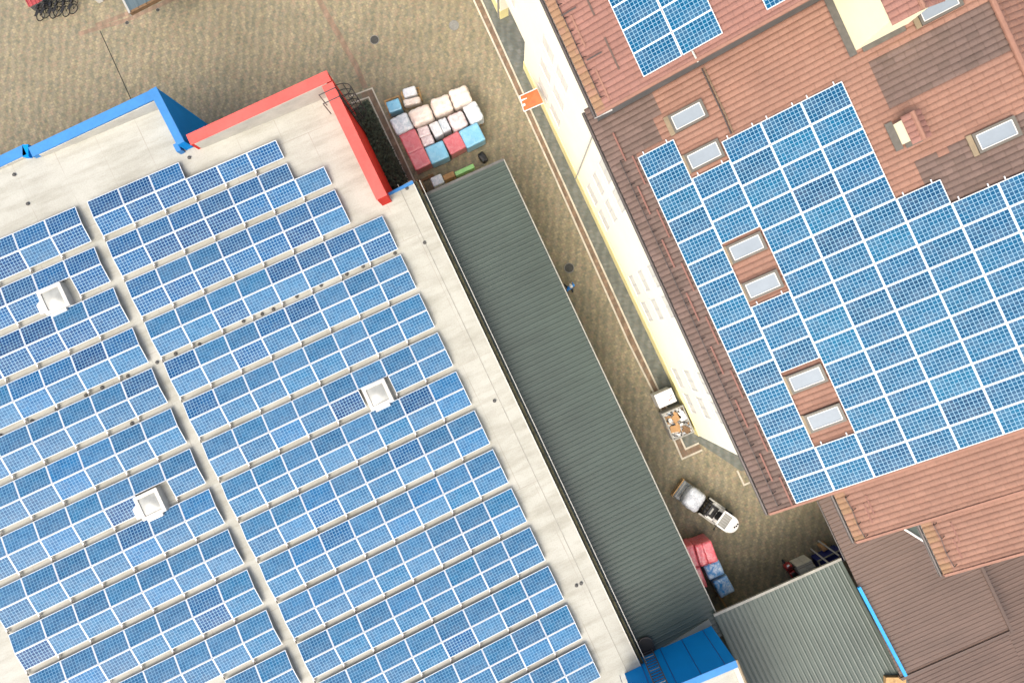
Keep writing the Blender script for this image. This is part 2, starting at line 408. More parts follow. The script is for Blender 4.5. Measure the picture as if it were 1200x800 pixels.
def tile_sheet(mb, P, u0, u1, v0, v1, h, matf, zs=.0):
    """clay tile roof as real courses and rolls on plane P; matf(u, v) picks the tile"""
    pc, pr = .41, .25
    nu = max(1, round((u1 - u0) * P.pu / pc)); nv = max(1, round((v1 - v0) * P.pv / pr))
    prof = [(0, -.018), (.10, .002), (.28, .026), (.50, .034), (.72, .026), (.90, .002)]
    vt = [(k + a, z) for k in range(nv) for a, z in prof] + [(nv, -.018)]
    ut = [x for k in range(nu) for x in ((k, .014), (k + .995, .0))]
    mi = {}
    W = len(vt); vs = []; uvs = []
    rnd = random.Random(5)
    jit = [[rnd.uniform(-.006, .006) for _ in range(nv + 1)] for _ in range(nu + 1)]
    for u, zu in ut:
        for v, zv in vt:
            uu = u0 + (u1 - u0) * u / nu; vv = v0 + (v1 - v0) * v / nv
            sag = .02 * noise.noise(Vector((uu * .8, vv * .8, 3.1)))
            vs.append(P.p(uu, vv, h + zu + zv + sag + jit[min(int(u), nu)][min(int(v + 1e-6), nv)])); uvs.append((u, v))
    fb = {}
    for i in range(len(ut) - 1):
        for j in range(W - 1):
            q = i * W + j
            uc = u0 + (u1 - u0) * (math.floor(ut[i][0] + .001) + .5) / nu; vc = v0 + (v1 - v0) * (math.floor(vt[j][0] + .001) + .5) / nv
            fb.setdefault(matf(uc, vc), []).append((q, q + W, q + W + 1, q + 1))
    first = True
    k = len(mb.v)
    mb.v += [tuple(p) for p in vs]; mb.has = True
    for mat, fs in fb.items():
        i = mb.mi(mat)
        for f in fs:
            mb.f.append(tuple(k + q for q in f)); mb.m.append(i); mb.uv.append([uvs[q] for q in f])
    return mb

# ------------------------------------------------------------------ ground
def sheet_poly(name, pxs, z, mat):
    mb = MB(); pts = [at(x, y, z) for x, y in pxs]
    mb.prism([Vector(p) for p in pts], z - .03, mat)
    o = mb.build(name); o['kind'] = 'structure'; return o
g = MB(); g.add([(-400, -400, 0), (400, -400, 0), (400, 400, 0), (-400, 400, 0)], [(0, 1, 2, 3)], MT['paving'])
tag(g.build('ground'), kind='structure')
# paving band with its pale kerbs along the cream building and beside the red wall
def strip(name, line, half, z, mat):
    """a strip of constant width along a polyline of photograph pixels on the ground, mitred"""
    pts = [at(x, y, z) for x, y in line]; L = []; R = []
    for i, p in enumerate(pts):
        d0 = (p - pts[i - 1]).normalized() if i else (pts[1] - p).normalized()
        d1 = (pts[i + 1] - p).normalized() if i < len(pts) - 1 else d0
        n0 = Vector((-d0.y, d0.x, 0)); n1 = Vector((-d1.y, d1.x, 0)); m = (n0 + n1).normalized()
        w = half / max(.3, m.dot(n0)); L.append(p + m * w); R.append(p - m * w)
    mb = MB()
    for i in range(len(pts) - 1):
        mb.prism([L[i], L[i + 1], R[i + 1], R[i]], z - .03, mat)
    o = mb.build(name); o['kind'] = 'structure'; return o
outer = [(507, -102), (555, 0), (600, 97), (647, 200), (736, 400), (766, 460), (799.5, 537.5), (823, 527)]
inner = [(517, -100), (564, 0), (600, 80), (654, 200), (745, 400), (772, 457), (803.5, 526), (819, 519)]
midl = [((a[0] + b[0]) / 2, (a[1] + b[1]) / 2) for a, b in zip(outer, inner)]
sheet_poly('apron', [(517, -100), (564, 0), (600, 80), (654, 200), (745, 400), (772, 457), (803.5, 526), (819, 519), (869, 552), (930, 520), (830, 430), (760, 300), (660, 60), (600, -110)], .008, MT['apron'])
strip('footpath', midl, .20, .016, MT['band'])
strip('kerb', outer, .05, .024, MT['kerb']); strip('kerb', inner, .05, .024, MT['kerb'])
strip('kerb', [(864, 551), (872, 568), (900, 556)], .05, .024, MT['kerb'])
strip('footpath', [(424, 112), (433.5, 108.5), (478, 205), (484, 219)], .2, .016, MT['band'])
strip('kerb', [(409, 113.5), (436, 103.5), (482, 204), (490, 222)], .04, .024, MT['kerb'])
strip('kerb', [(412, 121), (432, 114), (474, 203), (482, 221)], .04, .024, MT['kerb'])
strip('path', [(366, -18), (375, 2), (389, 28), (400, 46), (406, 58), (417, 77), (428, 103)], .17, .008, MT['redband'])
strip('path', [(92, 40), (148, 24), (205, -2)], .12, .008, MT['redband'])
strip('path', [(112, 30), (150, 16), (195, -6)], .12, .009, MT['redband'])
strip('drain_line', [(117, 36), (132, 69), (146, 100), (155, 120)], .025, .006, MT['soil'])
bed = sheet_poly('planting_bed', [(414, 129), (431, 117), (479, 222), (450, 224)], .012, MT['soil'])
lv = MB(); rr = random.Random(3)
for k in range(1500):
    t = rr.random(); s_ = rr.random()
    q = at(416 + t * 40 + s_ * (16 + t * 8), 130 + t * 92 - s_ * (11 - 4 * t), 0) ; hz = rr.uniform(.05, .55)
    a = rr.uniform(0, 2 * PI); r = rr.uniform(.05, .13)
    d = Vector((math.cos(a), math.sin(a), rr.uniform(-.5, .5))) * r; e = Vector((-math.sin(a), math.cos(a), rr.uniform(-.4, .4))) * r * .5
    c = q + UP * hz
    lv.add([c - d, c + e, c + d, c - e], [(0, 1, 2, 3)], MT['leaf'])
tag(lv.build('ground_cover_plants'), 'dark low plants filling the bed below the red wall', 'plants', kind='stuff')

def manhole(px, py, r, mat, label, grp='manhole covers in the paving'):
    t = thing('manhole_cover', at(px, py, 0), label, 'manhole cover', grp)
    mb = MB(); mb.tube([(0, 0, .0), (0, 0, .016)], r, mat, 24)
    for k in range(-3, 4): mb.box((0, k * r * .24, .018), (1.5 * r * math.sqrt(max(.05, 1 - (k * .24) ** 2)), r * .07, .008), mat)
    o = mb.build('cover_plate', t)
    m2 = MB(); m2.ring((0, 0, .012), UP, r * 1.1, r * .09, MT['iron_pale'], 28, 6); m2.build('rim', t)
manhole(439, 47, .24, MT['iron'], 'dark manhole cover by the reddish strip in the yard')
manhole(532, 30, .26, MT['iron_pale'], 'pale grey manhole cover in the open yard')
manhole(667, 314, .26, MT['iron'], 'dark manhole cover in the alley beside the person')
manhole(149, 27, .10, MT['iron'], 'small dark cover at the edge of the slate canopy')
manhole(185, 12, .10, MT['iron'], 'small dark cover along the slate canopy edge')

# ------------------------------------------------------------------ flat-roofed warehouse
def zr(px, py): return LP.hit(px, py, LR)
WH = thing('warehouse', (0, 0, 0), 'flat roofed warehouse with cream roof and blue and red parapets', 'warehouse')
ZB = 7.75; ZR = 7.6; ZE = 5.35
roof_px = [(-230, 290), (26, 173), (38, 173), (183, 105), (213, 163), (380, 87), (452, 229), (482, 211), (760, 800), (925, 1150), (200, 1400), (-330, 900)]
mb = MB(); pts = [zr(x, y) for x, y in roof_px]
n = len(pts); uvs = [toab(p) for p in pts]
low = [Vector((p.x, p.y, p.z - .3)) for p in pts]
mb.add(pts, [tuple(range(n))], MT['membrane'], uvs)
mb.add(low, [tuple(range(n - 1, -1, -1))], MT['membrane'], uvs)
part(mb, 'roof', WH)
def wall_seg(p0, p1, ztop, th, mat, name='parapet_wall', label=None, zb=0.0, inward=1, cap=None):
    """upright wall from the ground to ztop; the pixel line is its outer top edge"""
    a = at(*p0, ztop); b = at(*p1, ztop); d = (b - a).normalized(); nn = Vector((d.y, -d.x, 0)) * inward * th
    mb = MB(); mb.prism([a, b, b + nn, a + nn], zb, mat)
    o = part(mb, name, WH, at=(a + b) / 2 * Vector((1, 1, 0)) if False else None, label=label)
    if cap:
        c2 = MB(); e = Vector((d.y, -d.x, 0)) * inward
        q = [a - e * .03 + UP * .035, b - e * .03 + UP * .035, b + nn + e * .03 + UP * .035, a + nn + e * .03 + UP * .035]
        c2.prism(q, ztop + .003, cap); k = part(c2, 'coping', o)  # slab carrying the lit copy of the wall colour
    return o
wall_seg((-230, 292), (26, 170), ZB, .52, MT['blue'], label='outer blue wall section beside the yard')
wall_seg((26, 169.5), (26.5, 184), ZB, .30, MT['blue_shaded'], inward=-1, name='parapet_return')
wall_seg((33, 173), (183, 102.5), ZB, .52, MT['blue'], label='long blue wall along the yard')
wall_seg((183.5, 103), (216.5, 166), ZB, .40, MT['blue_shaded'], label='shade-toned blue side wall facing the red wall')
wall_seg((207.5, 167), (212, 175.5), ZB - .5, .25, MT['blue'], name='parapet_return', zb=5)
# capping of the blue side wall, in the painted lit tone
def capband(p0, p1, z, th, mat, inward=1, name='coping', zt=.06):
    a = at(*p0, z); b = at(*p1, z); d = (b - a).normalized(); nn = Vector((d.y, -d.x, 0)) * inward * th
    m_ = MB(); m_.prism([a + UP * zt, b + UP * zt, b + nn + UP * zt, a + nn + UP * zt], z + .003, mat); return part(m_, name, WH)
capband((183.5, 102), (216.5, 166), ZB, .42, MT['blue'])
wall_seg((218.5, 159), (383, 83.5), ZR, .52, MT['red_shaded'], cap=MT['red'], label='red wall along the yard')
wall_seg((389.0, 96.0), (453, 229), ZR, .54, MT['red_shaded'], cap=MT['red'], label='red side wall above the planting bed')
wall_seg((449, 229), (483, 211.5), 5.75, .16, MT['blue'], name='parapet_wall', label='low blue edge at the roof corner')
wall_seg((482, 211.5), (925, 1150), 5.30, .3, MT['wall_grey'], name='side_wall')
def lining(p0, p1, ztop, th, name='inner_lining'):
    a = at(*p0, ztop); b = at(*p1, ztop); d = (b - a).normalized(); nn = Vector((d.y, -d.x, 0)); o_ = nn * (th + .003)
    m_ = MB(); m_.prism([a + o_ - UP * .05, b + o_ - UP * .05, b + o_ + nn * .04 - UP * .05, a + o_ + nn * .04 - UP * .05], 4.5, MT['lining']); k = part(m_, name, WH)
    L_ = (b - a).length; j = .9
    while j < 0:
        q = MB(); p = a + d * j + o_ + nn * .05; q.prism([p - UP * .08, p + d * .06 - UP * .08, p + d * .06 + nn * .14 - UP * .4, p + nn * .14 - UP * .4], 4.5, MT['coping']); q.build('stay', k).location = -WH.location; j += 1.7
lining((-230, 292), (25, 170.5), ZB, .52); lining((40, 170), (177, 106), ZB, .52); lining((222, 157), (378, 86), ZR, .52)
# edge strip and mossy gutter along the eave
def along(px0, px1, zf, w0, w1, up, mat, name):
    a = zf(*px0); b = zf(*px1); d = (b - a).normalized(); nn = Vector((-d.y, d.x, 0)).normalized()
    if nn.dot(AX) < 0: nn = -nn
    m_ = MB(); q = [a + nn * w0 + UP * up, b + nn * w0 + UP * up, b + nn * w1 + UP * up, a + nn * w1 + UP * up]
    m_.prism(q, [p.z - .12 for p in q], mat); return part(m_, name, WH)
along((483, 212), (925, 1150), zr, -.03, .03, .05, MT['offwhite'], 'edge_trim')
along((484, 213), (926, 1152), zr, .06, .20, -.18, MT['moss'], 'gutter')
along((487, 213), (929, 1152), zr, .20, .24, -.05, MT['coping'], 'gutter_lip')
along((466, 216), (908, 1153), zr, -.02, .02, .012, MT['gutter_pale'], 'roof_seam')
for x, y in []:
    a = zr(x, y); m_ = MB(); c = a + UP * .02
    m_.prism([c - BX * .018 - AX * .05, c - BX * .018 + AX * .75, c + BX * .018 + AX * .75, c + BX * .018 - AX * .05], c.z - .05, MT['gutter_pale']); m_ = None
# round vents standing in the gaps and on the edge strip
for x, y in [(452, 234), (477, 221), (497.5, 284.5), (463, 297), (425.5, 312.5), (406.5, 321.5), (376.5, 334.5), (348, 347.5), (320.5, 362.5), (307.5, 368),
             (234, 403.5), (206, 414.5), (184.5, 424.5), (150, 440.5), (120, 454), (101, 463), (66.5, 479), (38, 493), (1, 510), (155, 496), (17, 205), (33, 239),
             (222, 185), (579.5, 469.5), (675.5, 685.5), (681, 683), (285.5, 376.5)]:
    p = zr(x, y); m_ = MB(); m_.tube([p + UP * -.02, p + UP * .04], .06, MT['vent'], 12); m_.tube([p + UP * .03, p + UP * .05, p + UP * .075], [.095, .095, .04], MT['vent'], 12)
    part(m_, 'roof_vent', WH)
# dark stain of old sealant where pipes were cut
# skylight hatches
for x, y, flip in [(64, 350, 1), (177, 590, 1), (443, 462, -1)]:
    p = LP.hit(x, y, -.12); M = Matrix.Translation(p) @ Matrix.Rotation(YAW, 4, 'Z')
    m_ = MB()
    for dx, dy, w, h_ in ((0, .56, 1.3, .18), (0, -.56, 1.3, .18), (.56, 0, .18, 0.94), (-.56, 0, .18, .94)):
        m_.box((dx, dy, -.14), (w, h_, .62), MT['hatch'], M)
    sk = part(m_, 'skylight', WH)
    m2 = MB(); k = 6; vs = []; fs = []
    for i in range(k + 1):
        for j in range(k + 1):
            X = (i / k - .5) * .98; Y = (j / k - .5) * .98; e = (1 - (2 * i / k - 1) ** 2) * (1 - (2 * j / k - 1) ** 2)
            vs.append(M @ Vector((X, Y, .10 + .16 * e)))
    for i in range(k):
        for j in range(k): fs.append((i * (k + 1) + j, (i + 1) * (k + 1) + j, (i + 1) * (k + 1) + j + 1, i * (k + 1) + j + 1))
    m2.add(vs, fs, MT['dome']); d = m2.build('dome', sk, smooth=True)
    m3 = MB(); m3.box((-.80 * flip if flip > 0 else .0, .05, -.10), (.26, 1.0, .40) if flip > 0 else (.9, .02, .01), MT['white'], M)
    m3.box((-.05, -.73, -.10), (.8, .14, .34), MT['white'], M); m3.build('hatch_flange', sk)
# caged ladder on the red wall
m_ = MB(); top = at(397, 116, ZR); out = AX * .16
for s_ in (-.24, .24):
    m_.tube([top + out + BX * s_ + UP * 1.0, top + out + BX * s_ - UP * 6.6], .035, MT['black'], 6)
    m_.tube([top + out + BX * s_ + UP * .95, top - AX * .75 + BX * s_ + UP * .95, top - AX * .75 + BX * s_ - UP * .8], .03, MT['gutter'], 6)
lad = part(m_, 'wall_ladder', WH)
m_ = MB()
for k in range(22): m_.tube([top + out - BX * .24 + UP * (.6 - k * .32), top + out + BX * .24 + UP * (.6 - k * .32)], .018, MT['black'], 5)
m_.build('rung', lad) if False else None
for k in range(22):
    q = MB(); q.tube([top + out - BX * .24 + UP * (.6 - k * .32), top + out + BX * .24 + UP * (.6 - k * .32)], .02, MT['black'], 5); q.build('rung', lad)
m_ = MB()
for k in range(6):
    z = .9 - k * .85; m_.tube([top + out + BX * (.36 * math.cos(t)) + AX * (.7 * math.sin(t)) + UP * z for t in [PI * i / 8 for i in range(9)]], .022, MT['black'], 5)
for t in (.6, PI / 2, PI - .6):
    m_.tube([top + out + BX * (.36 * math.cos(t)) + AX * (.7 * math.sin(t)) + UP * .9, top + out + BX * (.36 * math.cos(t)) + AX * (.7 * math.sin(t)) - UP * 3.4], .02, MT['black'], 5)
m_.build('safety_cage', lad)

# ------------------------------------------------------------------ solar panels
def module(mesh_name, w, d, mat, cx=10, cy=6):
    """one panel centred on its own origin: cell sheet and frame meshes"""
    fw = .024
    a = MB(); iw, id_ = w - 2 * fw, d - 2 * fw; ex = .12; ey = .12
    a.add([(-iw / 2, -id_ / 2, .034), (iw / 2, -id_ / 2, .034), (iw / 2, id_ / 2, .034), (-iw / 2, id_ / 2, .034)], [(0, 1, 2, 3)], mat,
          [(-ex * .3, -ey * .3), (cx + ex * .3, -ey * .3), (cx + ex * .3, cy + ey * .3), (-ex * .3, cy + ey * .3)])
    a.add([(-iw / 2, -id_ / 2, .0), (iw / 2, -id_ / 2, .0), (iw / 2, id_ / 2, .0), (-iw / 2, id_ / 2, .0)], [(3, 2, 1, 0)], MT['white'], [(0, 0)] * 4)
    b = MB()
    for c, s in (((0, d / 2 - fw / 2, .02), (w, fw, .04)), ((0, -d / 2 + fw / 2, .02), (w, fw, .04)), ((w / 2 - fw / 2, 0, .02), (fw, d - 2 * fw, .04)), ((-w / 2 + fw / 2, 0, .02), (fw, d - 2 * fw, .04))):
        b.box(c, s, MT['frame'])
    return a, b
def proto(a, b):
    x = a.build('cell_sheet'); y = b.build('frame'); COL.objects.unlink(x); COL.objects.unlink(y); return x.data, y.data, x, y
ORD = 'zeroth first second third fourth fifth sixth seventh eighth ninth tenth eleventh twelfth thirteenth fourteenth fifteenth sixteenth seventeenth'.split()
MODS = {}
for key, (w, d, mat) in dict(flat=(1.65, .985, MT['cell_l']), flatdeep=(1.65, .985, MT['cell_ld']), pitch=(1.65, .992, MT['cell_r'])).items():
    a, b = module(key, w, d, mat); ma, mbb, x, y = proto(a, b); bpy.data.objects.remove(x); bpy.data.objects.remove(y); MODS[key] = (ma, mbb)
foot = MB(); foot.box((0, 0, 0), (.07, .20, .10), MT['white']); foot.box((.02, -.07, .052), (.07, .08, .02), MT['gutter']); foot.box((.0, -.16, .0), (.06, .07, .06), MT['black']); fo = foot.build('support_foot'); FOOT = fo.data; bpy.data.objects.remove(fo)
def place_panel(key, name, M, label, group, footat=None):
    r = bpy.data.objects.new(name, None); COL.objects.link(r); r.matrix_world = M; r.empty_display_size = .2
    tag(r, label, 'solar panel', group)
    for nm, me in (('cell_sheet', MODS[key][0]), ('frame', MODS[key][1])):
        o = bpy.data.objects.new(nm, me); COL.objects.link(o); o.parent = r
    if footat is not None:
        o = bpy.data.objects.new('support_foot', FOOT); COL.objects.link(o); o.parent = r; o.location = footat
    return r
def inframe(p, m=6):
    d = H - p.z; x = 600 + p.x * F / d; y = 400 - p.y * F / d
    return -m < x < 1200 + m and -m < y < 800 + m
TI = math.radians(11); NPAN = [0, 0]
base = Matrix((LP.e1, -LP.e2, LP.n)).transposed().to_4x4()
rnd = random.Random(21)
def flat_panel(u, k, upper, label):
    s = 1 if upper else -1                                  # local +y is -e2 (up the picture)
    cen = LP.p(u + .5, k, 0) - LP.e2 * (s * (.0075 + .4925 * math.cos(TI))) - LP.n * (.4925 * math.sin(TI) + .04)
    M = base @ Matrix.Rotation(-s * TI, 4, 'X') @ Matrix.Rotation(rnd.uniform(-.004, .004), 4, 'Y'); M.translation = cen
    pts = [M @ Vector((x * .8, y * .49, 0)) for x in (-1, 1) for y in (-1, 1)]
    if not any(inframe(p, -3) for p in pts): return
    # darker cells towards the yard: view-dependent sky reflection put into the colour
    deep = (.62 if upper else .45) - .085 * k if k < 6 else .05 if upper else .16
    if k < 3 : deep = .9
    key = 'flatdeep' if rnd.random() < deep else 'flat'
    place_panel(key, 'flat_roof_solar_panel', M, label, 'tent mounted solar panels on the cream flat roof', None if upper else (-.835, -.61, -.03)); NPAN[0] += 1
for k in range(0, 16):
    for up in (True, False):
        cnt = 8
        if k == 0: cnt = 3 if up else 6
        elif k == 1: cnt = 6 if up else 7
        elif k == 2: cnt = 7
        for i in range(cnt):
            if k == 6 and not up and i == 5: continue
            flat_panel(i, k, up, f"panel {ORD[i + 1]} from the aisle, {'upper' if up else 'lower'} slope of {ORD[k + 1]} ridge, shed side block")
    for up in (True, False):
        for i in range(7):
            if not up and i == 1 and k in (1, 6): continue
            flat_panel(-1 - i - .6031 / 1.67, k, up, f"panel {ORD[i + 1]} from the aisle, {'upper' if up else 'lower'} slope of {ORD[k + 1]} ridge, corner block")
PITCHED = {0: (-4, 12, 0), 2: (-3, 12, 0), 3: (-3, 12, 0), 4: (-3, 12, 0), 5: (2, 12, 0), 6: (3, 11, 0), 7: (3, 8, 0)}
def pitched(u, v, h, label, grp):
    p = RP.M(u + .5, v + .5, h - .04)
    if not any(inframe(RP.p(u + a, v + b, h), 2) for a in (.05, .95) for b in (.05, .95)): return
    place_panel('pitch', 'tiled_roof_solar_panel', p, label, grp); NPAN[1] += 1
def rails(u, v0, v1, h=0.0, lab='', first=0):
    for du in (.18, .82):
        m_ = MB(); M = RP.M(u + du, v0 - .13, h - .075); L = (v1 - v0 + .10) * RP.pv
        m_.box((0, -L / 2, 0), (.045, L, .04), MT['frame'], M); m_.box((0, -.03, .035), (.03, .06, .05), MT['frame'], M)
        m_.box((0, -L / 2 + .1, -.03), (.03, .06, .05), MT['steel'], M)
        o = m_.build('mounting_rail'); tag(o, lab + (' nearer the eave' if du < .5 else ' nearer the ridge'), 'mounting rail', 'mounting rails under the tiled roof panels')
G2 = 'solar panels on the red tiled roof'
for c, (v0, v1, _) in PITCHED.items():
    for i, v in enumerate(range(v0, v1)):
        pitched(c, v, 0, f"blue panel {ORD[i + 1]} from the top in the {ORD[c + 1]} column from the eave, tiled roof", G2)
    rails(c, v0, v1, 0, f"white rail under the {ORD[c + 1]} panel column from the eave,")
for nm, vs_ in (('above the upper roof windows', (-2.2, -1.2, -.2)), ('between the pairs of roof windows', (3.65, 4.65, 5.65)), ('below the lower roof windows', (10, 11))):
    for i, v in enumerate(vs_):
        pitched(1, v, 0, f"blue panel {ORD[i + 1]} from the top {nm if 'between' in nm or 'below' in nm else 'above the middle roof windows'}, eave side column", G2)
    rails(1, vs_[0], vs_[-1] + 1, 0, f"white rail under the panels {nm},")
UV0 = -6.37
for i in range(5):
    for c in (0, 1):
        pitched(1.05 + c * 1.003, UV0 - 1 - i * .985, UPL, f"blue panel {ORD[i + 1]} from the bottom, {'eave' if c == 0 else 'ridge'} side pair column, higher roof", 'solar panels on the higher roof block')
pitched(4.07, -6.32 - 1, UPL, 'lone blue panel cut by the frame on the higher roof', 'solar panels on the higher roof block')
rails(1.05, -11, UV0, UPL, 'white rail under the eave side column, higher roof,'); rails(2.053, -11, UV0, UPL, 'white rail under the ridge side column, higher roof,')
rails(4.07, -9, -6.32, UPL, 'white rail under the lone panel, higher roof,')
print('PANELS', NPAN)

# ------------------------------------------------------------------ cream apartment building with the tiled roof
APB = thing('apartment_building', (0, 0, 0), 'long cream rendered building under a red clay tiled roof', 'building')
A0 = 7.65                                                   # wall line, metres along AX
ZEV = 13.4
def wbox(name, a0, a1, b0, b1, z0, z1, mat, label=None, root=APB):
    m_ = MB(); m_.prism([ab(a0, b0, z1), ab(a1, b0, z1), ab(a1, b1, z1), ab(a0, b1, z1)], z0, mat); return part(m_, name, root, label=label)
B0, B1, B2, BE = -34.0, -17.9, -14.66, 9.73
# street front with the gateway
wbox('wall', A0, A0 + .5, B0, B1, 1.2, ZEV, MT['yellow_wall']); wbox('plinth', A0 - .04, A0 + .5, B0, B1, 0, 1.2, MT['plinth'])
wbox('wall', A0, A0 + .5, B1, B2, 4.2, ZEV, MT['yellow_wall'], 'wall over the gateway')
wbox('wall', A0, A0 + .5, B2, BE, 1.2, ZEV, MT['yellow_wall']); wbox('plinth', A0 - .04, A0 + .5, B2, BE, 0, 1.2, MT['plinth'])
wbox('gateway_wall', A0 + .5, A0 + 7, B1 - .3, B1, 0, 4.2, MT['wall_grey']); wbox('gateway_wall', A0 + .5, A0 + 7, B2, B2 + .3, 0, 4.2, MT['wall_grey'])
wbox('wall', A0 + .5, A0 + 14.5, BE - .4, BE, 0, ZEV + .2, MT['yellow_wall'], 'end wall'); wbox('wall', A0 + 2.5, A0 + 14.5, BE, BE + 1.7, 0, 13.6, MT['wall_grey'], 'end block under the first roof step')
wbox('wall', A0 + 4.0, A0 + 14.5, BE + 1.7, BE + 4.0, 0, 14.4, MT['dormer_wall'], 'end block under the second roof step')
wbox('wall', A0 + 14, A0 + 14.5, B0, BE - .4, 0, ZEV, MT['yellow_wall'])
# windows in three rows
WB = [((610, 17), 0), ((647, 101), 0), ((661, 131), 0), ((694, 229), 0), ((706, 259), 0), ((742, 335), 0), ((756, 366), 0), ((792, 444), 0), ((805, 474), 0)]
for (x, y), _ in WB:
    b = ((x - 600) * .4242 + (y - 400) * .9056) * 46 / F
    for r_, zc in enumerate((3.15, 6.3, 9.4)):
        if b < -13.5 and b > -18.2 and r_ == 0: continue
        m_ = MB(); w, h_ = 1.15, 1.35
        m_.prism([ab(A0 - .05, b - w / 2 - .06, zc - h_ / 2), ab(A0 + .02, b - w / 2 - .06, zc - h_ / 2), ab(A0 + .02, b + w / 2 + .06, zc - h_ / 2), ab(A0 - .05, b + w / 2 + .06, zc - h_ / 2)], zc - h_ / 2 - .06, MT['white'])
        for s0, s1, z0, z1 in ((-w / 2, -w / 2 + .07, -h_ / 2, h_ / 2), (w / 2 - .07, w / 2, -h_ / 2, h_ / 2), (-.035, .035, -h_ / 2, h_ / 2)):
            m_.prism([ab(A0 - .02, b + s0, zc + z1), ab(A0 + .02, b + s0, zc + z1), ab(A0 + .02, b + s1, zc + z1), ab(A0 - .02, b + s1, zc + z1)], zc + z0, MT['white'])
        fr = part(m_, 'window', APB)
        m2 = MB(); m2.prism([ab(A0 - .008, b - w / 2, zc + h_ / 2), ab(A0 + .02, b - w / 2, zc + h_ / 2), ab(A0 + .02, b + w / 2, zc + h_ / 2), ab(A0 - .008, b + w / 2, zc + h_ / 2)], zc - h_ / 2, MT['overlit']); m2.build('pane', fr)
# awning over the door
aw = [at(609, 113, 2.7), at(629, 104, 3.1), at(637, 121, 3.1), at(614, 131, 2.7)]
m_ = MB(); m_.prism([p + UP * .03 for p in aw], [p.z - .01 for p in aw], MT['orange'])
awn = part(m_, 'door_canopy', APB, label='orange canopy over the door')
for i, (a_, b_) in enumerate(((0, 1), (3, 2), (0, 3))):
    q = MB(); q.tube([aw[a_] + UP * .04, aw[b_] + UP * .04], .03, MT['white'], 6); q.build('canopy_frame', awn)
q = MB()
for t in (.3, .62):
    a = aw[0].lerp(aw[3], t) + UP * .036; b = aw[1].lerp(aw[2], t) + UP * .036; b = a.lerp(b, .45)
    d = (aw[3] - aw[0]).normalized() * (.05 + .03 * (t > .6)); q.prism([a - d, b - d * .3, b + d * .3, a + d], [p.z - .02 for p in (a, b, b, a)], MT['white'])
q.build('worn_streaks', awn)
# downpipe
m_ = MB(); b = ((675 - 600) * .4242 + (211 - 400) * .9056) * H / F
m_.tube([ab(A0 - .08, b, .2), ab(A0 - .08, b, 12.0), ab(A0 - .45, b, 12.5)], .035, MT['coping'], 8); part(m_, 'downpipe', APB)
m_ = MB(); m_.tube([ab(A0 - .08, B1 - .15, .1), ab(A0 - .08, B1 - .15, 12.4)], .06, MT['steel'], 8); part(m_, 'downpipe', APB, label='grey pipe at the gateway corner')
# main slopes
def hitold(x, y): return RP.uv(x, y, TILE)
def f_main(u, v):
    if 5.62 < u < 8.33 and -3.2 < v < -1.15 : return MT['tile_old']
    if u > 5.62 and .95 < v < 3.2 and v > 1.02 + .12 * ((u * 3) % 1): return MT['tile_old']
    if v < -4.1 and u < .78 + .17 * (v < -5.2): return MT['tile_old']
    if u < -.42: return MT['tile_old']
    if u < .02: return MT['tile_old']
    return MT['tile']
def f_blk1(u, v): return MT['tile_moss'] if u < 1.17 else MT['tile']
def f_blk2(u, v): return MT['tile_moss'] if u < 2.76 else MT['tile']
def f_up(u, v): return MT['tile_moss'] if -.30 < u < -.05 else MT['tile_up']
RU = 8.38
mb = MB(); tile_sheet(mb, RP, -.74, RU, -6.9, 12.10, TILE - .03, f_main); roof = part(mb, 'roof_slope', APB, label='lower roof slope with darker replacement tiles')
mb = MB(); tile_sheet(mb, RP, .93, RU, 12.12, 14.38, TILE - .10, f_blk1); part(mb, 'roof_slope', APB, label='first stepped roof end')
mb = MB(); tile_sheet(mb, RP, 2.50, RU, 14.40, 16.78, TILE - .22, f_blk2); part(mb, 'roof_slope', APB, label='second stepped roof end')
mb = MB(); tile_sheet(mb, RP, -.31, RU, -14.0, -5.98, UPL + TILE, f_up); part(mb, 'roof_slope', APB, label='pinkish slope of the higher roof block')
# the far slope beyond the ridge
class Back(Plane):
    def __init__(s, src, h):
        s.pu, s.pv = src.pu, src.pv; s.o = src.p(RU, 0, h); hx = Vector((src.e1.x, src.e1.y, 0)); s.e1 = Vector((hx.x, hx.y, -src.e1.z)); s.e2 = src.e2
        s.n = s.e2.cross(s.e1).normalized(); s.n = s.n if s.n.z > 0 else -s.n
BKL = Back(RP, 0); BKU = Back(RP, UPL)
mb = MB(); tile_sheet(mb, BKL, .03, 5, -6.9, 16.7, TILE, lambda u, v: MT['tile_old'] if u < .9 and -4.6 < v < -3.2 and u > .2 else MT['tile']); part(mb, 'roof_slope', APB, label='roof slope beyond the ridge')
mb = MB(); tile_sheet(mb, BKU, .03, 5, -14, -5.98, TILE, lambda u, v: MT['tile']); part(mb, 'roof_slope', APB, label='higher slope beyond the ridge')
def ridge_caps(v0, v1, h):
    m_ = MB(); n_ = round((v1 - v0) * RP.pv / .42)
    for k in range(n_):
        a = RP.p(RU, v0 + (v1 - v0) * k / n_, h + .035); b = RP.p(RU, v0 + (v1 - v0) * (k + 1.05) / n_, h + .05)
        m_.tube([a, b], [.125, .11], MT['verge'], 10)
    part(m_, 'ridge_tiles', APB)
ridge_caps(-5.95, 16.78, TILE); ridge_caps(-14, -5.95, UPL + TILE)
def verge(u0, u1, v, h, name='verge', w=.11, drop=.22, mat=MT['verge']):
    m_ = MB(); q = [RP.p(u0, v, h), RP.p(u1, v, h), RP.p(u1, v, h) + RP.e2 * w, RP.p(u0, v, h) + RP.e2 * w]
    m_.prism([p + UP * .085 for p in q], [p.z - drop for p in q], mat); part(m_, name, APB)
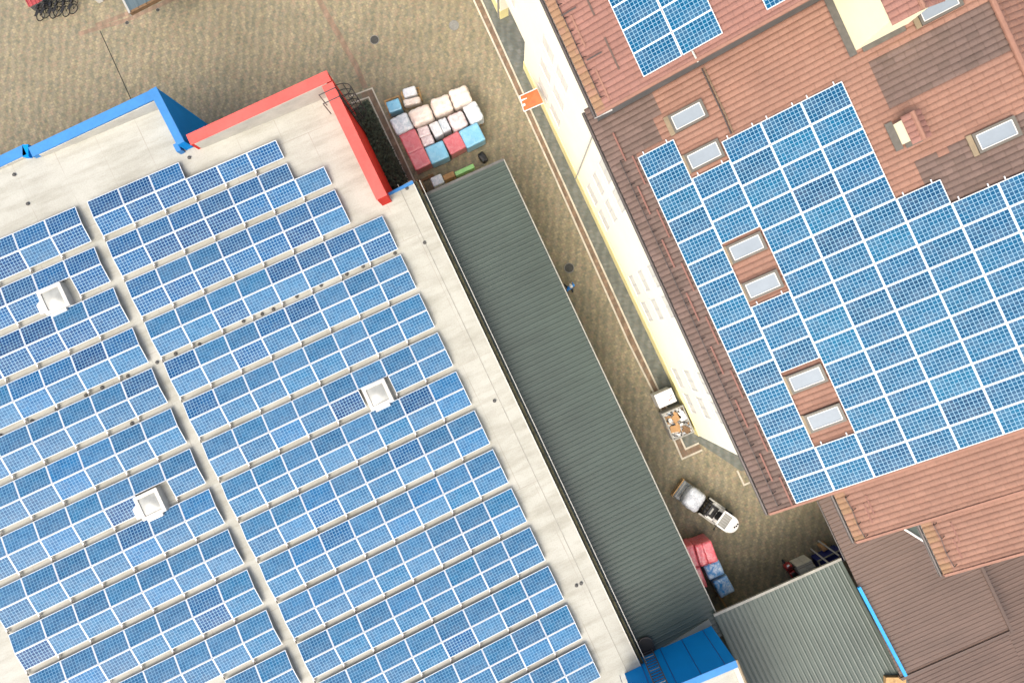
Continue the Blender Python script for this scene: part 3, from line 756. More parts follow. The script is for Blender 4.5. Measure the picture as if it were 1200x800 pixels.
verge(-.74, RU, 12.03, TILE - .02, drop=.16); verge(.93, RU, 14.31, TILE - .09); verge(2.5, RU, 16.70, TILE - .2); verge(-.31, RU, -6.03, UPL + TILE, drop=.06)
def steep(u0, u1, v, h0, h1, mat, name):
    m_ = MB(); q = [RP.p(u0, v, h1), RP.p(u1, v, h1), RP.p(u1, v, h1) - RP.e2 * .2, RP.p(u0, v, h1) - RP.e2 * .2]
    m_.prism(q, [p.z - (h1 - h0) for p in q], mat); part(m_, name, APB)
steep(-.1, RU, -6.15, -.5, UPL - .25, MT['wall_dark'], 'step_wall')
def gutter(u, v0, v1, h):
    a = RP.p(u, v0, h) - UP * .10; b = RP.p(u, v1, h) - UP * .10
    m_ = MB(); m_.tube([a, b], .075, MT['gutter'], 8); part(m_, 'gutter', APB)
    f_ = MB(); q = [RP.p(u, v0, h) - UP * .22, RP.p(u, v1, h) - UP * .22, RP.p(u, v1, h) - UP * .22 + AX * .8, RP.p(u, v0, h) - UP * .22 + AX * .8]
    f_.prism(q, [p.z - .1 for p in q], MT['white']); part(f_, 'soffit', APB)
gutter(-.78, -6.8, 12.1, TILE); gutter(.89, 12.2, 14.38, TILE - .1); gutter(2.46, 14.45, 16.78, TILE - .2); gutter(-.36, -14, -5.95, UPL + TILE)
# snow fences and guard bars near the eaves
def snow_fence(u, v0, v1, h, zig=False):
    m_ = MB(); n_ = max(3, int((v1 - v0) * RP.pv / .55)); P_ = [RP.p(u + (.03 * (k % 2) if zig else 0), v0 + (v1 - v0) * k / n_, h + .10) for k in range(n_ + 1)]
    m_.tube(P_, .013, MT['gutter'], 5); m_.tube([p + RP.n * .09 for p in P_], .012, MT['gutter'], 5)
    for p in P_: m_.tube([p - RP.n * .1 + RP.e1 * .02, p + RP.n * .1], .016, MT['black'], 4); m_.tube([p + RP.n * .09, p - RP.n * .1 + RP.e1 * .16], .014, MT['black'], 4)
    part(m_, 'snow_fence', APB)
snow_fence(-.43, -4.2, 11.8, TILE + .02); snow_fence(1.16, 12.4, 14.2, TILE - .06, True); snow_fence(2.77, 14.6, 16.45, TILE - .18, True); snow_fence(-.05, -14, -6.5, UPL + TILE + .02)
for x, y in [(660, 18), (690, 70)]:
    u, v = RP.uv(x, y, UPL); m_ = MB(); m_.tube([RP.p(u - .05, v, UPL + .05), RP.p(u + .35, v, UPL + .02)], .03, MT['gutter'], 6); part(m_, 'snow_bracket', APB)
vv = -5.4; k = 0
while vv < 11.3:
    m_ = MB(); u = (-.30, -.10)[k % 2]; M = RP.M(u, vv, TILE + .055); m_.box((0, -.65, 0), (.07, 1.32, .06), MT['rust'], M); part(m_, 'snow_guard', APB); vv += 1.24; k += 1
for k in range(3):
    for u, mt in ((.62, MT['tile_old']), (.12, MT['verge'])):
        m_ = MB(); M = RP.M(u, -13.2 + k * 2.35 + (.9 if u < .5 else 0), UPL + TILE + .055); m_.box((0, -.7, 0), (.07, 1.4, .03), mt, M); part(m_, 'snow_guard', APB)
for u, v, h in ((1.62, 12.6, -.10), (1.5, 12.9, -.10), (3.15, 14.75, -.22), (3.05, 15.4, -.22)):
    m_ = MB(); M = RP.M(u, v, TILE + h + .055); m_.box((0, -.45, 0), (.06, .9, .03), MT['rust'], M); part(m_, 'snow_guard', APB)
# cable duct up the slope
m_ = MB(); pp = [RP.p(2.30, -6.0, TILE + .10), RP.p(2.30, -4.8, TILE + .085), RP.p(2.305, -4.0, TILE + .085), RP.p(2.29, -3.1, TILE + .085)]
m_.tube(pp, .035, MT['gutter'], 6); m_.tube([p + RP.e1 * .09 for p in pp], .02, MT['wapron'], 6); part(m_, 'cable_duct', APB)
m_ = MB(); m_.tube([RP.p(2.285, -6.35, UPL + .02), RP.p(2.30, -5.9, UPL - .12)], .04, MT['offwhite'], 6); part(m_, 'cable_duct', APB, label='pale end of the cable duct at the roof step')
# roof windows
for u, v in [(1.55, -4.55), (1.51, -2.81), (1.51, 1.34), (1.49, 3.02), (1.51, 7.25), (1.52, 9.02), (7.40, -3.86), (7.38, 1.36)]:
    M = RP.M(u, v, TILE + .05); L_, W_ = 1.50, .80
    m_ = MB()
    for c, s in (((0, W_ / 2 - .05, .04), (L_, .10, .16)), ((0, -W_ / 2 + .05, .04), (L_, .10, .16)), ((L_ / 2 - .06, 0, .04), (.12, W_ - .2, .16)), ((-L_ / 2 + .05, 0, .04), (.10, W_ - .2, .15))):
        m_.box(c, s, MT['wframe'], M)
    rw = part(m_, 'roof_window', APB)
    q = MB(); q.box((-.01, 0, .075), (L_ - .22, W_ - .2, .02), MT['glass'], M); q.build('pane', rw)
    q = MB()
    for c, s in (((-.01, W_ / 2 - .115, .10), (L_ - .24, .03, .03)), ((-.01, -W_ / 2 + .115, .10), (L_ - .24, .03, .03)), ((-L_ / 2 + .115, 0, .10), (.03, W_ - .26, .03)), ((L_ / 2 - .135, 0, .10), (.03, W_ - .26, .03))):
        q.box(c, s, MT['white'], M)
    q.build('sash', rw)
    q = MB(); q.box((-L_ / 2 - .11, 0, .03), (.20, W_ + .04, .05), MT['wapron'], M); q.build('flashing', rw)
# dormers
def dormer(u0, u1, v0, v1, hgt, name_label, back=.9):
    fz = RP.p(u0, (v0 + v1) / 2, TILE).z; zt = fz + hgt
    c = lambda u, v, z: Vector((RP.p(u, v, 0).x, RP.p(u, v, 0).y, z))
    m_ = MB(); top = [c(u0, v0, zt), c(u1, v0, zt), c(u1, v1, zt), c(u0, v1, zt)]
    m_.prism(top, fz - .3, MT['dormer_wall']); d = part(m_, 'dormer', APB, label=name_label)
    class DP(Plane):
        def __init__(s, o, e1): s.o = o; s.e1 = e1; s.e2 = RP.e2; s.pu = s.pv = 1.0; s.n = s.e2.cross(s.e1).normalized(); s.n = s.n if s.n.z > 0 else -s.n
    half = (u1 - u0) * RP.pu * .95 / 2; sl = .40; Lr = (v1 - v0) * RP.pv + .3
    e = Vector((AX.x, AX.y, sl)).normalized(); q = MB()
    P1 = DP(c(u0, v0, zt + .02) - AX * .02 - RP.e2 * .12, e); tile_sheet(q, P1, 0, half * 1.08 + .02, 0, Lr, .03, lambda a, b: MT['tile_up'])
    e2 = Vector((AX.x, AX.y, -sl * back)).normalized(); P2 = DP(P1.p(half * 1.08 + .02, 0, 0), e2); tile_sheet(q, P2, 0, half * 1.2, 0, Lr, .03, lambda a, b: MT['tile_up'])
    a = P2.p(0, 0, .06); b = P2.p(0, Lr, .06); q.tube([a, b], .10, MT['verge'], 8)
    q.build('roof', d)
    gq = MB()                                              # gable ends under the little roof
    for vv_ in (v0, v1 - .06):
        A_, B_, C_ = c(u0, vv_, zt), c(u1, vv_, zt), P1.p(half * 1.08 + .02, 0, 0); C_ = Vector((c((u0 + u1) / 2, vv_, 0).x, c((u0 + u1) / 2, vv_, 0).y, C_.z - .03))
        gq.add([A_, B_, C_, A_ + RP.e2 * .06, B_ + RP.e2 * .06, C_ + RP.e2 * .06], [(0, 1, 2), (5, 4, 3), (0, 3, 4, 1), (1, 4, 5, 2), (2, 5, 3, 0)], MT['dormer_wall'])
    gq.build('gable', d)
    fl = MB(); M = RP.M(u0 - .10, (v0 + v1) / 2, TILE + .085); fl.box((0, 0, 0), (.28, (v1 - v0) * RP.pv + .3, .03), MT['lead'], M)
    M = RP.M((u0 + u1) / 2, v1 + .10, TILE + .08); fl.box((0, 0, 0), ((u1 - u0) * RP.pu * .8, .2, .03), MT['lead'], M); 
    fl.build('flashing', d)
dormer(5.545, 6.75, -5.93, -3.80, 2.9, 'large pale yellow dormer cut by the frame edge')
dormer(5.60, 6.05, -.62, .22, .72, 'small pale yellow dormer below the brown tile patch')

# ------------------------------------------------------------------ sheds
def ptz(lst, zs): return [at(x, y, z) for (x, y), z in zip(lst, zs)]
SH = thing('long_shed', (0, 0, 0), 'long dark grey green shed of ribbed sheet beside the warehouse', 'shed')
tl, tr, br, bl = ptz([(490, 224), (590, 187), (838.5, 717.5), (742, 784)], [4.55, 4.15, 4.15, 4.55])
br = br + BX * 1.3
tl = ab(toab(tr)[0] - 5.75, toab(tr)[1] , 4.6); bl_ = ab(toab(br)[0] - 5.75, toab(br)[1] + .0, 4.6)
mb = MB(); rib_sheet(mb, tl, tr, br, bl_, .26, .022, MT['sheet_dark']); part(mb, 'roof', SH)
def slab(mb, q, th, mat): mb.prism(q, [p.z - th for p in q], mat)
mb = MB(); q = [p - UP * .06 for p in (tl, tr, br, bl_)]; slab(mb, [q[0] + BX * .1, q[1] + BX * .1 - AX * .1, q[2] - AX * .1, q[3]], .12, MT['wall_dark']); part(mb, 'roof_deck', SH)
mb = MB(); mb.prism([tl + BX * .3 - UP * .2, tl + BX * .3 + AX * .25 - UP * .2, bl_ + AX * .25 - UP * .2, bl_ - UP * .2], 0, MT['wall_grey']); part(mb, 'back_wall', SH)
mb = MB(); d = (br - tr); 
mb.prism([tr - AX * .01 + UP * .05, br - AX * .01 + UP * .05, br + AX * .05 + UP * .05, tr + AX * .05 + UP * .05], 3.95, MT['gutter_pale']); part(mb, 'eave_trim', SH)
for k in range(9):
    p = tr.lerp(br, (k + .3) / 9) - AX * .45; m_ = MB(); m_.box((p.x, p.y, 2.0), (.14, .14, 4.0), MT['steel']); part(m_, 'post', SH)
mb = MB(); e0 = tl + UP * .06; e1 = tr + UP * .06; mb.prism([e0 - BX * .06, e1 - BX * .06, e1 + BX * .07, e0 + BX * .07], 4.0, MT['sheet_slate'] if 0 else MT['wall_dark']); part(mb, 'verge_trim', SH)
mb = MB(); c0 = at(757, 779, 4.6); c1 = at(834, 731, 4.25); dd = (c1 - c0).normalized(); nn = Vector((-dd.y, dd.x, 0))
mb.prism([c0 + UP * .09, c1 + UP * .09, c1 + nn * .34 + UP * .03, c0 + nn * .34 + UP * .03], [4.4, 4.1, 4.1, 4.4], MT['sheet_flash']); part(mb, 'flashing', SH)
# arched opening where the ladder starts
hm = MB(); hc = at(758, 757, 4.62); hx = dd; hy = nn
arc = [hc + hx * (.42 * math.cos(t)) + hy * (.16 + .36 * math.sin(t)) for t in [PI * i / 14 for i in range(15)]] + [hc - hx * .36 - hy * .38, hc + hx * .36 - hy * .38]
arc = [Vector((p.x, p.y, 4.68)) for p in arc]; hm.prism(arc, 4.5, MT['black']); hh = part(hm, 'roof_hatch', SH, label='black arched hatch at the foot of the ladder')
hm = MB(); hm.tube([Vector((p.x, p.y, 4.70)) for p in arc[:15]], .03, MT['gutter'], 6); hm.build('hatch_rim', hh)

S2 = thing('short_shed', (0, 0, 0), 'pale green ribbed shed with a blue edge strip by brown roofs', 'shed')
tl2, tr2 = at(836, 720, 4.4), at(985, 654, 4.6); br2 = at(1062, 794, 4.6); bl2 = at(876, 806, 4.4)
br3 = br2 + BX * 3.2; bl3 = ab(toab(tl2)[0] , toab(br3)[1], 4.4)
mb = MB()
# ribs run down the picture: sheet from tl -> bl is the rib direction
rib_sheet(mb, tl2, bl3, br3, tr2, .27, .018, MT['sheet_light']); part(mb, 'roof', S2)
mb = MB(); q = [p - UP * .07 for p in (tl2 + BX * .1, tr2 + BX * .1, br3, bl3)]; slab(mb, q, .15, MT['wall_dark']); part(mb, 'roof_deck', S2)
mb = MB(); q = [p + UP * .10 for p in (tl2 - BX * .06, tr2 - BX * .06, tr2 + BX * .08, tl2 + BX * .08)]; slab(mb, q, .14, MT['gutter_pale']); part(mb, 'front_trim', S2)
mb = MB(); w0 = tl2 + BX * 3; w1 = tr2 + BX * 2.9; mb.prism([w0 - UP * .2, w1 - UP * .2, w1 + BX * .2 - UP * .2, w0 + BX * .2 - UP * .2], 0, MT['wall_dark']); part(mb, 'wall', S2)
mb = MB(); c0 = at(1007, 688, 5.75); c1 = at(1062, 792, 5.75); mb.prism([c0 - AX * .075, c0 + AX * .085, c1 + AX * .085, c1 - AX * .075], 5.60, MT['cyan']); part(mb, 'blue_edge', S2)
mb = MB(); p = at(1050, 802, 4.9); mb.box((p.x, p.y, 4.75), (1.1, .8, .3), MT['wood'], None); part(mb, 'timber_cap', S2)

BS = thing('brown_annex', (0, 0, 0), 'brown ribbed sheet roof annex below the tiled gable ends', 'annex')
q = ptz([(962, 592), (1145, 655), (1187, 746), (1066, 795)], [5.6] * 4)
a0_, b0_ = toab(at(963, 593, 5.6)); a1_, b1_ = toab(at(1187, 746, 5.6)); b1_ = toab(at(1068, 792, 5.6))[1]
zf = lambda a: 5.4 + .05 * (a - a0_)
C = lambda a, b, dz=0: ab(a, b, zf(a) + dz)
btop = b0_ - .3
mb = MB(); rib_sheet(mb, C(a0_, btop), C(a1_, btop), C(a1_, b1_), C(a0_, b1_), .235, .02, MT['sheet_brown']); part(mb, 'roof', BS)
mb = MB(); slab(mb, [C(a0_ + .1, btop + .1, -.06), C(a1_ - .05, btop + .1, -.06), C(a1_ - .05, b1_ - .05, -.06), C(a0_ + .1, b1_ - .05, -.06)], .2, MT['wall_dark']); part(mb, 'roof_deck', BS)
mb = MB(); slab(mb, [C(a1_ - .08, btop, .09), C(a1_ + .08, btop, .09), C(a1_ + .08, b1_ + .08, .09), C(a1_ - .08, b1_ + .08, .09)], .4, MT['sheet_brown']); 
slab(mb, [C(a0_ - .02, b1_ - .08, .085), C(a1_ - .1, b1_ - .08, .085), C(a1_ - .1, b1_ + .08, .085), C(a0_ - .02, b1_ + .08, .085)], .4, MT['sheet_brown'])
for f_i in range(len(mb.uv)): pass
part(mb, 'edge_trim', BS)
mb = MB(); mb.tube([C(a0_ - .05, btop, -.02), C(a0_ - .05, b0_ + 3.2, -.02)], .035, MT['gutter'], 8); part(mb, 'gutter', BS)
mb = MB(); mb.prism([C(a0_ + 2.6, btop, -.26), C(a1_ - .2, btop, -.26), C(a1_ - .2, b1_ - .3, -.26), C(a0_ + 2.6, b1_ - .3, -.26)], 0, MT['wall_dark']); part(mb, 'wall', BS)
# glazed corner seen through the notch of the tiles
mb = MB(); g0, g1, g2 = at(1062, 620, 5.95), at(1083, 633, 5.95), at(1080, 606, 5.95); mb.prism([g0, g1, g2], 5.6, MT['sheet_light']); gl = part(mb, 'rooflight', BS)
mb = MB(); mb.tube([at(1059, 619, 6.05), at(1083, 634, 6.05)], .06, MT['white'], 6); mb.build('rooflight_frame', gl)
mb = MB(); mb.prism([at(1070, 614, 6.0), at(1083, 622, 6.0), at(1080, 606, 6.0)], 5.9, MT['white']); mb.build('rooflight_cap', gl)
BL = thing('lower_brown_annex', (0, 0, 0), 'lower brown ribbed roof wrapping the brown annex corner', 'annex')
mb = MB(); C2 = lambda a, b, dz=0: ab(a, b, 4.75 + dz + .03 * (a - a0_))
rib_sheet(mb, C2(a1_ + .1, btop), C2(a1_ + 9, btop), C2(a1_ + 9, b1_ + 7), C2(a1_ + .1, b1_ + 7), .235, .022, MT['sheet_brown']); part(mb, 'roof', BL, label='ribbed roof beyond the annex')
mb = MB(); rib_sheet(mb, C2(a0_ + .35, b1_ + .1), C2(a1_ + .1, b1_ + .1), C2(a1_ + .1, b1_ + 7), C2(a0_ + .35, b1_ + 7), .235, .022, MT['sheet_brown']); part(mb, 'roof', BL, label='ribbed roof below the annex')
mb = MB(); mb.prism([C2(a0_ + .6, b1_ + .3, -.1), C2(a1_ + 8.7, b1_ + .3, -.1), C2(a1_ + 8.7, b1_ + 6.8, -.1), C2(a0_ + .6, b1_ + 6.8, -.1)], 0, MT['wall_dark']); part(mb, 'wall', BL)
mb = MB(); slab(mb, [C2(a0_ + .1, b1_ + .12, .1), C2(a0_ + .4, b1_ + .12, .1), C2(a0_ + .4, b1_ + 7, .1), C2(a0_ + .1, b1_ + 7, .1)], .5, MT['wall_dark']); part(mb, 'edge_trim', BL)

BB = thing('blue_block', (0, 0, 0), 'blue clad block with a white roof and a wall ladder', 'building')
zt = 9.2
t0 = at(862, 773.5, zt); t1 = at(770, 812, zt); dn = (t0 - t1).normalized(); nrm = Vector((dn.y, -dn.x, 0))
W0 = t1 - dn * 1.2; W1 = t0
mb = MB(); mb.prism([W0, W1, W1 + nrm * .28, W0 + nrm * .28], 0, MT['blue_shaded']); fw_ = part(mb, 'wall', BB, label='shade-toned blue ribless wall')
for k in range(6):
    p = W1 - dn * (.55 + k * 1.28); s_ = MB(); s_.prism([p + UP * -.06, p + dn * .03 + UP * -.06, p + dn * .03 - nrm * .012 + UP * -.06, p - nrm * .012 + UP * -.06], 3.5, MT['navy']); s_.build('panel_joint', fw_)
mb = MB(); mb.prism([W0 - nrm * .04 + UP * .06, W1 - nrm * .04 + UP * .06, W1 + nrm * .32 + UP * .06, W0 + nrm * .32 + UP * .06], zt + .003, MT['blue']); part(mb, 'coping', BB)
r0, r1 = W0 + nrm * .33, W1 + nrm * .33
mb = MB(); rp = [r0 - UP * .25, r1 - UP * .25, r1 + nrm * 7 - UP * .25, r0 + nrm * 7 - UP * .25]; mb.add(rp, [(0, 1, 2, 3)] if (rp[1] - rp[0]).cross(rp[3] - rp[0]).z > 0 else [(3, 2, 1, 0)], MT['membrane'], [toab(p) for p in rp]); part(mb, 'roof', BB)
mb = MB(); mb.prism([W1 + nrm * .28, W1 + nrm * 7, W1 + nrm * 7 - dn * .25, W1 + nrm * .28 - dn * .25], 0, MT['offwhite']); part(mb, 'side_wall', BB)
mb = MB(); a = W1 + dn * .05 + UP * .02; mb.tube([a - nrm * .03, a + nrm * 6.5], .07, MT['wapron'], 8); part(mb, 'gutter', BB)
mb = MB(); lp = at(763, 775, 4.7); 
lb = W1 - dn * ((W1 - lp).dot(dn)) - nrm * .22; lb.z = 0
for s_ in (-.31, .31): mb.tube([lb + dn * s_ + UP * 4.5, lb + dn * s_ + UP * 9.6], .035, MT['gutter'], 6)
ld = part(mb, 'wall_ladder', BB)
for k in range(15):
    q = MB(); q.box((0, 0, 0), (.62, .04, .03), MT['gutter'] if k % 5 != 2 else MT['gutter_pale'], Matrix.Translation(lb + UP * (4.8 + k * .33)) @ Matrix.Rotation(math.atan2(dn.y, dn.x), 4, 'Z')); q.build('rung', ld)

# canopy and red roof at the top edge
CN = thing('entrance_canopy', (0, 0, 0), 'slate blue canopy corner at the yard edge', 'canopy')
c = at(153, 16.5, 3.2); u_ = (at(193, -4, 3.2) - c).normalized(); w_ = Vector((-u_.y, u_.x, 0))
mb = MB(); q = [c, c + u_ * 5, c + u_ * 5 + w_ * 4, c + w_ * 4]; rib_sheet(mb, q[3] + UP * .1, q[0] + UP * .1, q[1] + UP * .1, q[2] + UP * .1, .5, .02, MT['sheet_slate']); part(mb, 'roof', CN)
mb = MB(); slab(mb, [c - w_ * .03 + UP * .12, c + u_ * 5 - w_ * .03 + UP * .12, c + u_ * 5 + w_ * .10 + UP * .12, c + w_ * .10 + UP * .12], .3, MT['wood_dark']); part(mb, 'fascia', CN)
mb = MB(); slab(mb, [c - u_ * .05 + UP * .13, c + u_ * .06 + UP * .13, c + u_ * .06 + w_ * 4 + UP * .13, c - u_ * .05 + w_ * 4 + UP * .13], .3, MT['coping']); part(mb, 'side_trim', CN)
for k in (.4, 4.5): 
    m_ = MB(); p = c + u_ * k + w_ * 3; m_.box((p.x, p.y, 1.55), (.12, .12, 3.1), MT['gutter']); part(m_, 'post', CN)
RK = thing('storage_box', (0, 0, 0), 'low red ribbed storage box beside the parked bicycles', 'storage box')
c2 = at(40, 6, .9); mb = MB(); q = [c2 - u_ * .35, c2 + u_ * .55 - w_ * .0, c2 + u_ * .55 + w_ * 3, c2 - u_ * .35 + w_ * 3]
rib_sheet(mb, q[3], q[0], q[1], q[2], .25, .03, MT['brick_red']); part(mb, 'lid', RK)
mb = MB(); mb.prism([p - UP * .08 + (u_ * .05 if i in (0, 3) else u_ * -.05) for i, p in enumerate(q)], 0, MT['wall_dark']); part(mb, 'body', RK)

# ------------------------------------------------------------------ bicycles
def bicycle(px, py, rz, label):
    t = thing('bicycle', at(px, py, 0), label, 'bicycle', 'bicycles parked in a row by the red storage box', rz)
    for x in (-.52, .52):
        m_ = MB(); m_.ring((x, 0, .34), (0, 1, 0), .32, .022, MT['rubber'], 22, 6); w = m_.build('wheel', t)
        m_ = MB(); m_.ring((x, 0, .34), (0, 1, 0), .29, .012, MT['chrome'], 20, 5)
        for k in range(8): m_.tube([(x, 0, .34), (x + .29 * math.cos(k * PI / 4), 0, .34 + .29 * math.sin(k * PI / 4))], .004, MT['chrome'], 4)
        m_.build('rim', w)
    m_ = MB(); L_ = [((-.52, 0, .34), (-.05, 0, .32)), ((-.05, 0, .32), (-.18, 0, .82)), ((-.52, 0, .34), (-.16, 0, .76)), ((-.16, 0, .76), (.36, 0, .80)), ((-.05, 0, .32), (.38, 0, .70)), ((.34, 0, .92), (.52, 0, .34))]
    for a, b in L_: m_.tube([a, b], .018, MT['black'], 6)
    m_.build('frame', t)
    m_ = MB(); m_.tube([(-.32, 0, .85), (-.15, 0, .87), (-.02, 0, .86)], [.09, .07, .03], MT['black'], 8); m_.build('saddle', t)
    m_ = MB(); m_.tube([(.24, -.28, .98), (.34, -.12, .97), (.34, .12, .97), (.24, .28, .98)], .015, MT['chrome'], 6); m_.build('handlebar', t)
    m_ = MB(); m_.box((.50, 0, .86), (.28, .34, .24), MT['black']); m_.build('basket', t, bevel=.03)
    m_ = MB(); m_.box((-.52, 0, .71), (.42, .16, .03), MT['black']); m_.build('carrier', t)
for i, (x, y) in enumerate([(55, 12), (63, 10), (70, 9), (77, 8), (85, 7), (95, 5)]):
    bicycle(x, y, math.radians(62 + (-1) ** i * 5), ['black bicycle at the end next to the red storage box', 'black bicycle second from the red storage box', 'black bicycle third from the red storage box', 'black bicycle fourth from the red storage box', 'black bicycle fifth from the red storage box', 'black bicycle farthest from the red storage box'][i])
t = thing('utility_box', at(118, 1, 0), 'small white box beside the bicycles at the frame edge', 'box', rz=YAW)
m_ = MB(); m_.box((0, 0, .4), (.35, .25, .8), MT['white']); m_.build('housing', t, bevel=.02); m_ = MB(); m_.box((0, 0, .82), (.40, .30, .05), MT['white']); m_.build('lid', t)

# ------------------------------------------------------------------ wrapped loads on pallets
def bulgy(w, l, z0, z1, k, seed, mat, amp=.05):
    """a stuffed, film-wrapped load: rounded box with uneven sides"""
    bm = bmesh.new(); bmesh.ops.create_cube(bm, size=1.0); bmesh.ops.subdivide_edges(bm, edges=bm.edges[:], cuts=11, use_grid_fill=True)
    for v in bm.verts:
        p = v.co * 2; m_ = max(abs(p.x), abs(p.y), abs(p.z)); q = Vector((p.x, p.y, p.z)); L4 = (abs(p.x) ** k + abs(p.y) ** k + abs(p.z) ** k) ** (1 / k)
        q = p / L4 if L4 else p
        nn = noise.noise(Vector((q.x * 1.7 + seed, q.y * 1.7, q.z * 1.7))) * amp + noise.noise(Vector((q.x * 5 + seed, q.y * 5, q.z * 5))) * amp * .4
        q = q * (1 + nn) * (1 - (.035 if amp > .04 and (abs(abs(p.x) - .33) < .12 or abs(abs(p.y) - .33) < .12) else 0))
        v.co = Vector((q.x * w / 2, q.y * l / 2, (z0 + z1) / 2 + q.z * (z1 - z0) / 2))
    me = bpy.data.meshes.new('load'); bm.to_mesh(me); bm.free(); me.materials.append(mat)
    for p in me.polygons: p.use_smooth = True
    return me
def pallet(t, w, l):
    m_ = MB()
    for x in (-.5, 0, .5): m_.box((x * (w - .1), 0, .05), (.10, l, .10), MT['wood'])
    n_ = 7
    for k in range(n_): m_.box((0, -l / 2 + .06 + k * (l - .12) / (n_ - 1), .115), (w, .10, .025), MT['wood'])
    m_.build('pallet', t)
def quad(pts, z):
    q = [at(x, y, z) for x, y in pts]; c = (q[0] + q[1] + q[2] + q[3]) / 4
    d = ((q[1] - q[0]) + (q[2] - q[3])); w = d.length / 2; d2 = ((q[3] - q[0]) + (q[2] - q[1])); l = d2.length / 2
    return c, w, l, math.atan2(d.y, d.x)
def load(pts, ztop, mat, label, grp, k=14, amp=.02, name='wrapped_pallet_load', cat='pallet load', layers=1, pal=True, overs=1.07, straps=None):
    c, w, l, rz = quad(pts, ztop)
    t = thing(name, (c.x, c.y, 0), label, cat, grp, rz)
    if pal: pallet(t, w * .98, l * .98)
    z0 = .13 if pal else .01
    for j in range(layers):
        a = z0 + (ztop - z0) * j / layers + (.008 if j else 0); b = z0 + (ztop - z0) * (j + 1) / layers
        o = bpy.data.objects.new('load' if pal or layers > 1 else 'body', bulgy(w * overs, l * overs, a, b, k, random.random() * 50, mat, amp)); COL.objects.link(o); o.parent = t
    if straps:
        m_ = MB()
        for x in (-.22, .22): m_.box((x * w, 0, ztop + .01), (.03, l * .98, .012), straps)
        m_.build('strap', t)
    return t
GY = 'wrapped loads stored in the yard'
def yq(*v): return [(430 + v[i] / 5.714, 85 + v[i + 1] / 5.714) for i in range(0, 8, 2)]
load(yq(128, 200, 208, 176, 232, 238, 152, 272), 1.1, MT['w_blue'], 'small light blue load alone on the band side corner', GY, 18, .01)
load(yq(235, 112, 318, 88, 335, 142, 252, 166), .9, MT['w_white'], 'small white load at the yard end of the cluster', GY, 8, .04)
load(yq(240, 182, 345, 160, 364, 200, 255, 226), .8, MT['w_peach'], 'low flat peach load behind the small white one', GY, 6, .07)
load(yq(272, 258, 408, 204, 446, 300, 320, 362), 1.7, MT['w_peach'], 'bulky peach bale third in the row of big bales', GY, 7, .075)
load(yq(415, 172, 540, 147, 578, 232, 458, 298), 1.75, MT['w_peach'], 'bulky peach bale in the middle of the big bales', GY, 7, .075)
load(yq(540, 120, 665, 80, 702, 180, 590, 238), 1.8, MT['w_peach'], 'bulky peach bale at the far yard corner', GY, 7, .075)
load(yq(147, 312, 262, 264, 305, 362, 205, 420), 1.5, MT['w_net'], 'lumpy bluish white bale between blue and red loads', GY, 7, .085)
load(yq(216, 425, 315, 376, 378, 500, 276, 546), 1.35, MT['w_pink'], 'red crisp load second from the planting bed', GY, 22, .012)
load(yq(274, 547, 376, 501, 425, 604, 330, 655), 1.4, MT['w_pink'], 'red crisp load at the shed end of the cluster', GY, 22, .012)
load(yq(330, 376, 404, 350, 428, 412, 356, 438), 1.2, MT['w_mauve'], 'small pinkish white load touching the red ones, yard side', GY, 8, .05)
load(yq(356, 438, 428, 412, 455, 466, 380, 497), 1.2, MT['w_mauve'], 'small pinkish white load touching the red ones, shed side', GY, 8, .05)
load(yq(416, 346, 470, 322, 510, 405, 455, 436), 1.3, MT['w_white'], 'narrow clean white load between the pinkish loads', GY, 12, .02)
load(yq(472, 320, 522, 300, 566, 376, 512, 404), 1.25, MT['w_net'], 'narrow greyish load next to the clean white one', GY, 8, .05)
load(yq(540, 290, 625, 250, 684, 340, 580, 394), 1.45, MT['w_mauve'], 'lumpy pinkish load beside the netted white bale', GY, 7, .075)
load(yq(645, 225, 720, 184, 786, 298, 690, 345), 1.5, MT['w_net'], 'netted bluish white bale on the outer edge', GY, 7, .075)
load(yq(390, 506, 500, 458, 550, 560, 436, 610), 1.35, MT['w_blue'], 'light blue crisp load between two red loads', GY, 22, .012)
load(yq(514, 440, 610, 398, 660, 490, 560, 556), 1.3, MT['w_pink'], 'red crisp load between the two light blue ones', GY, 22, .012)
load(yq(620, 388, 735, 340, 790, 440, 670, 510), 1.35, MT['w_blue'], 'large light blue crisp load on the outer corner', GY, 22, .012)
# loose pallets under the small loads
for pts, lab in ((yq(112, 192, 214, 150, 256, 250, 150, 286), 'empty wooden pallet poking out under the small blue load'), (yq(226, 130, 345, 96, 375, 188, 250, 224), 'wooden pallet poking out under the low peach load'), (yq(452, 436, 610, 372, 622, 392, 462, 462), 'empty wooden pallet between the white and blue loads')):
    c_, w, l, rz = quad(pts, .1); t = thing('empty_pallet', (c_.x, c_.y, 0), lab, 'pallet', 'wooden pallets in the yard', rz)
    m_ = MB()
    for x in (-.5, 0, .5): m_.box((x * (w - .1), 0, .05), (.10, l, .09), MT['wood'])
    m_.build('bearer', t); m_ = MB(); n_ = max(3, int(l / .16))
    for k in range(n_): m_.box((0, -l / 2 + .05 + k * (l - .1) / (n_ - 1), .108), (w, .09, .02), MT['wood'])
    m_.build('deck_boards', t)
GS = 'goods stored at the end of the long shed'
load(yq(420, 712, 492, 676, 516, 736, 450, 762), 1.0, MT['w_net'], 'grey film wrapped crate at the shed end', GS, 14, .02)
load(yq(505, 690, 572, 664, 592, 690, 520, 722), .9, MT['card'], 'orange brown carton between crate and green boards', GS, 20, .01, 'carton', 'carton', pal=False)
load(yq(590, 666, 702, 616, 722, 634, 602, 690), .8, MT['green'], 'flat green stack of boards at the shed end', GS, 20, .02, 'board_stack', 'boards', layers=4)
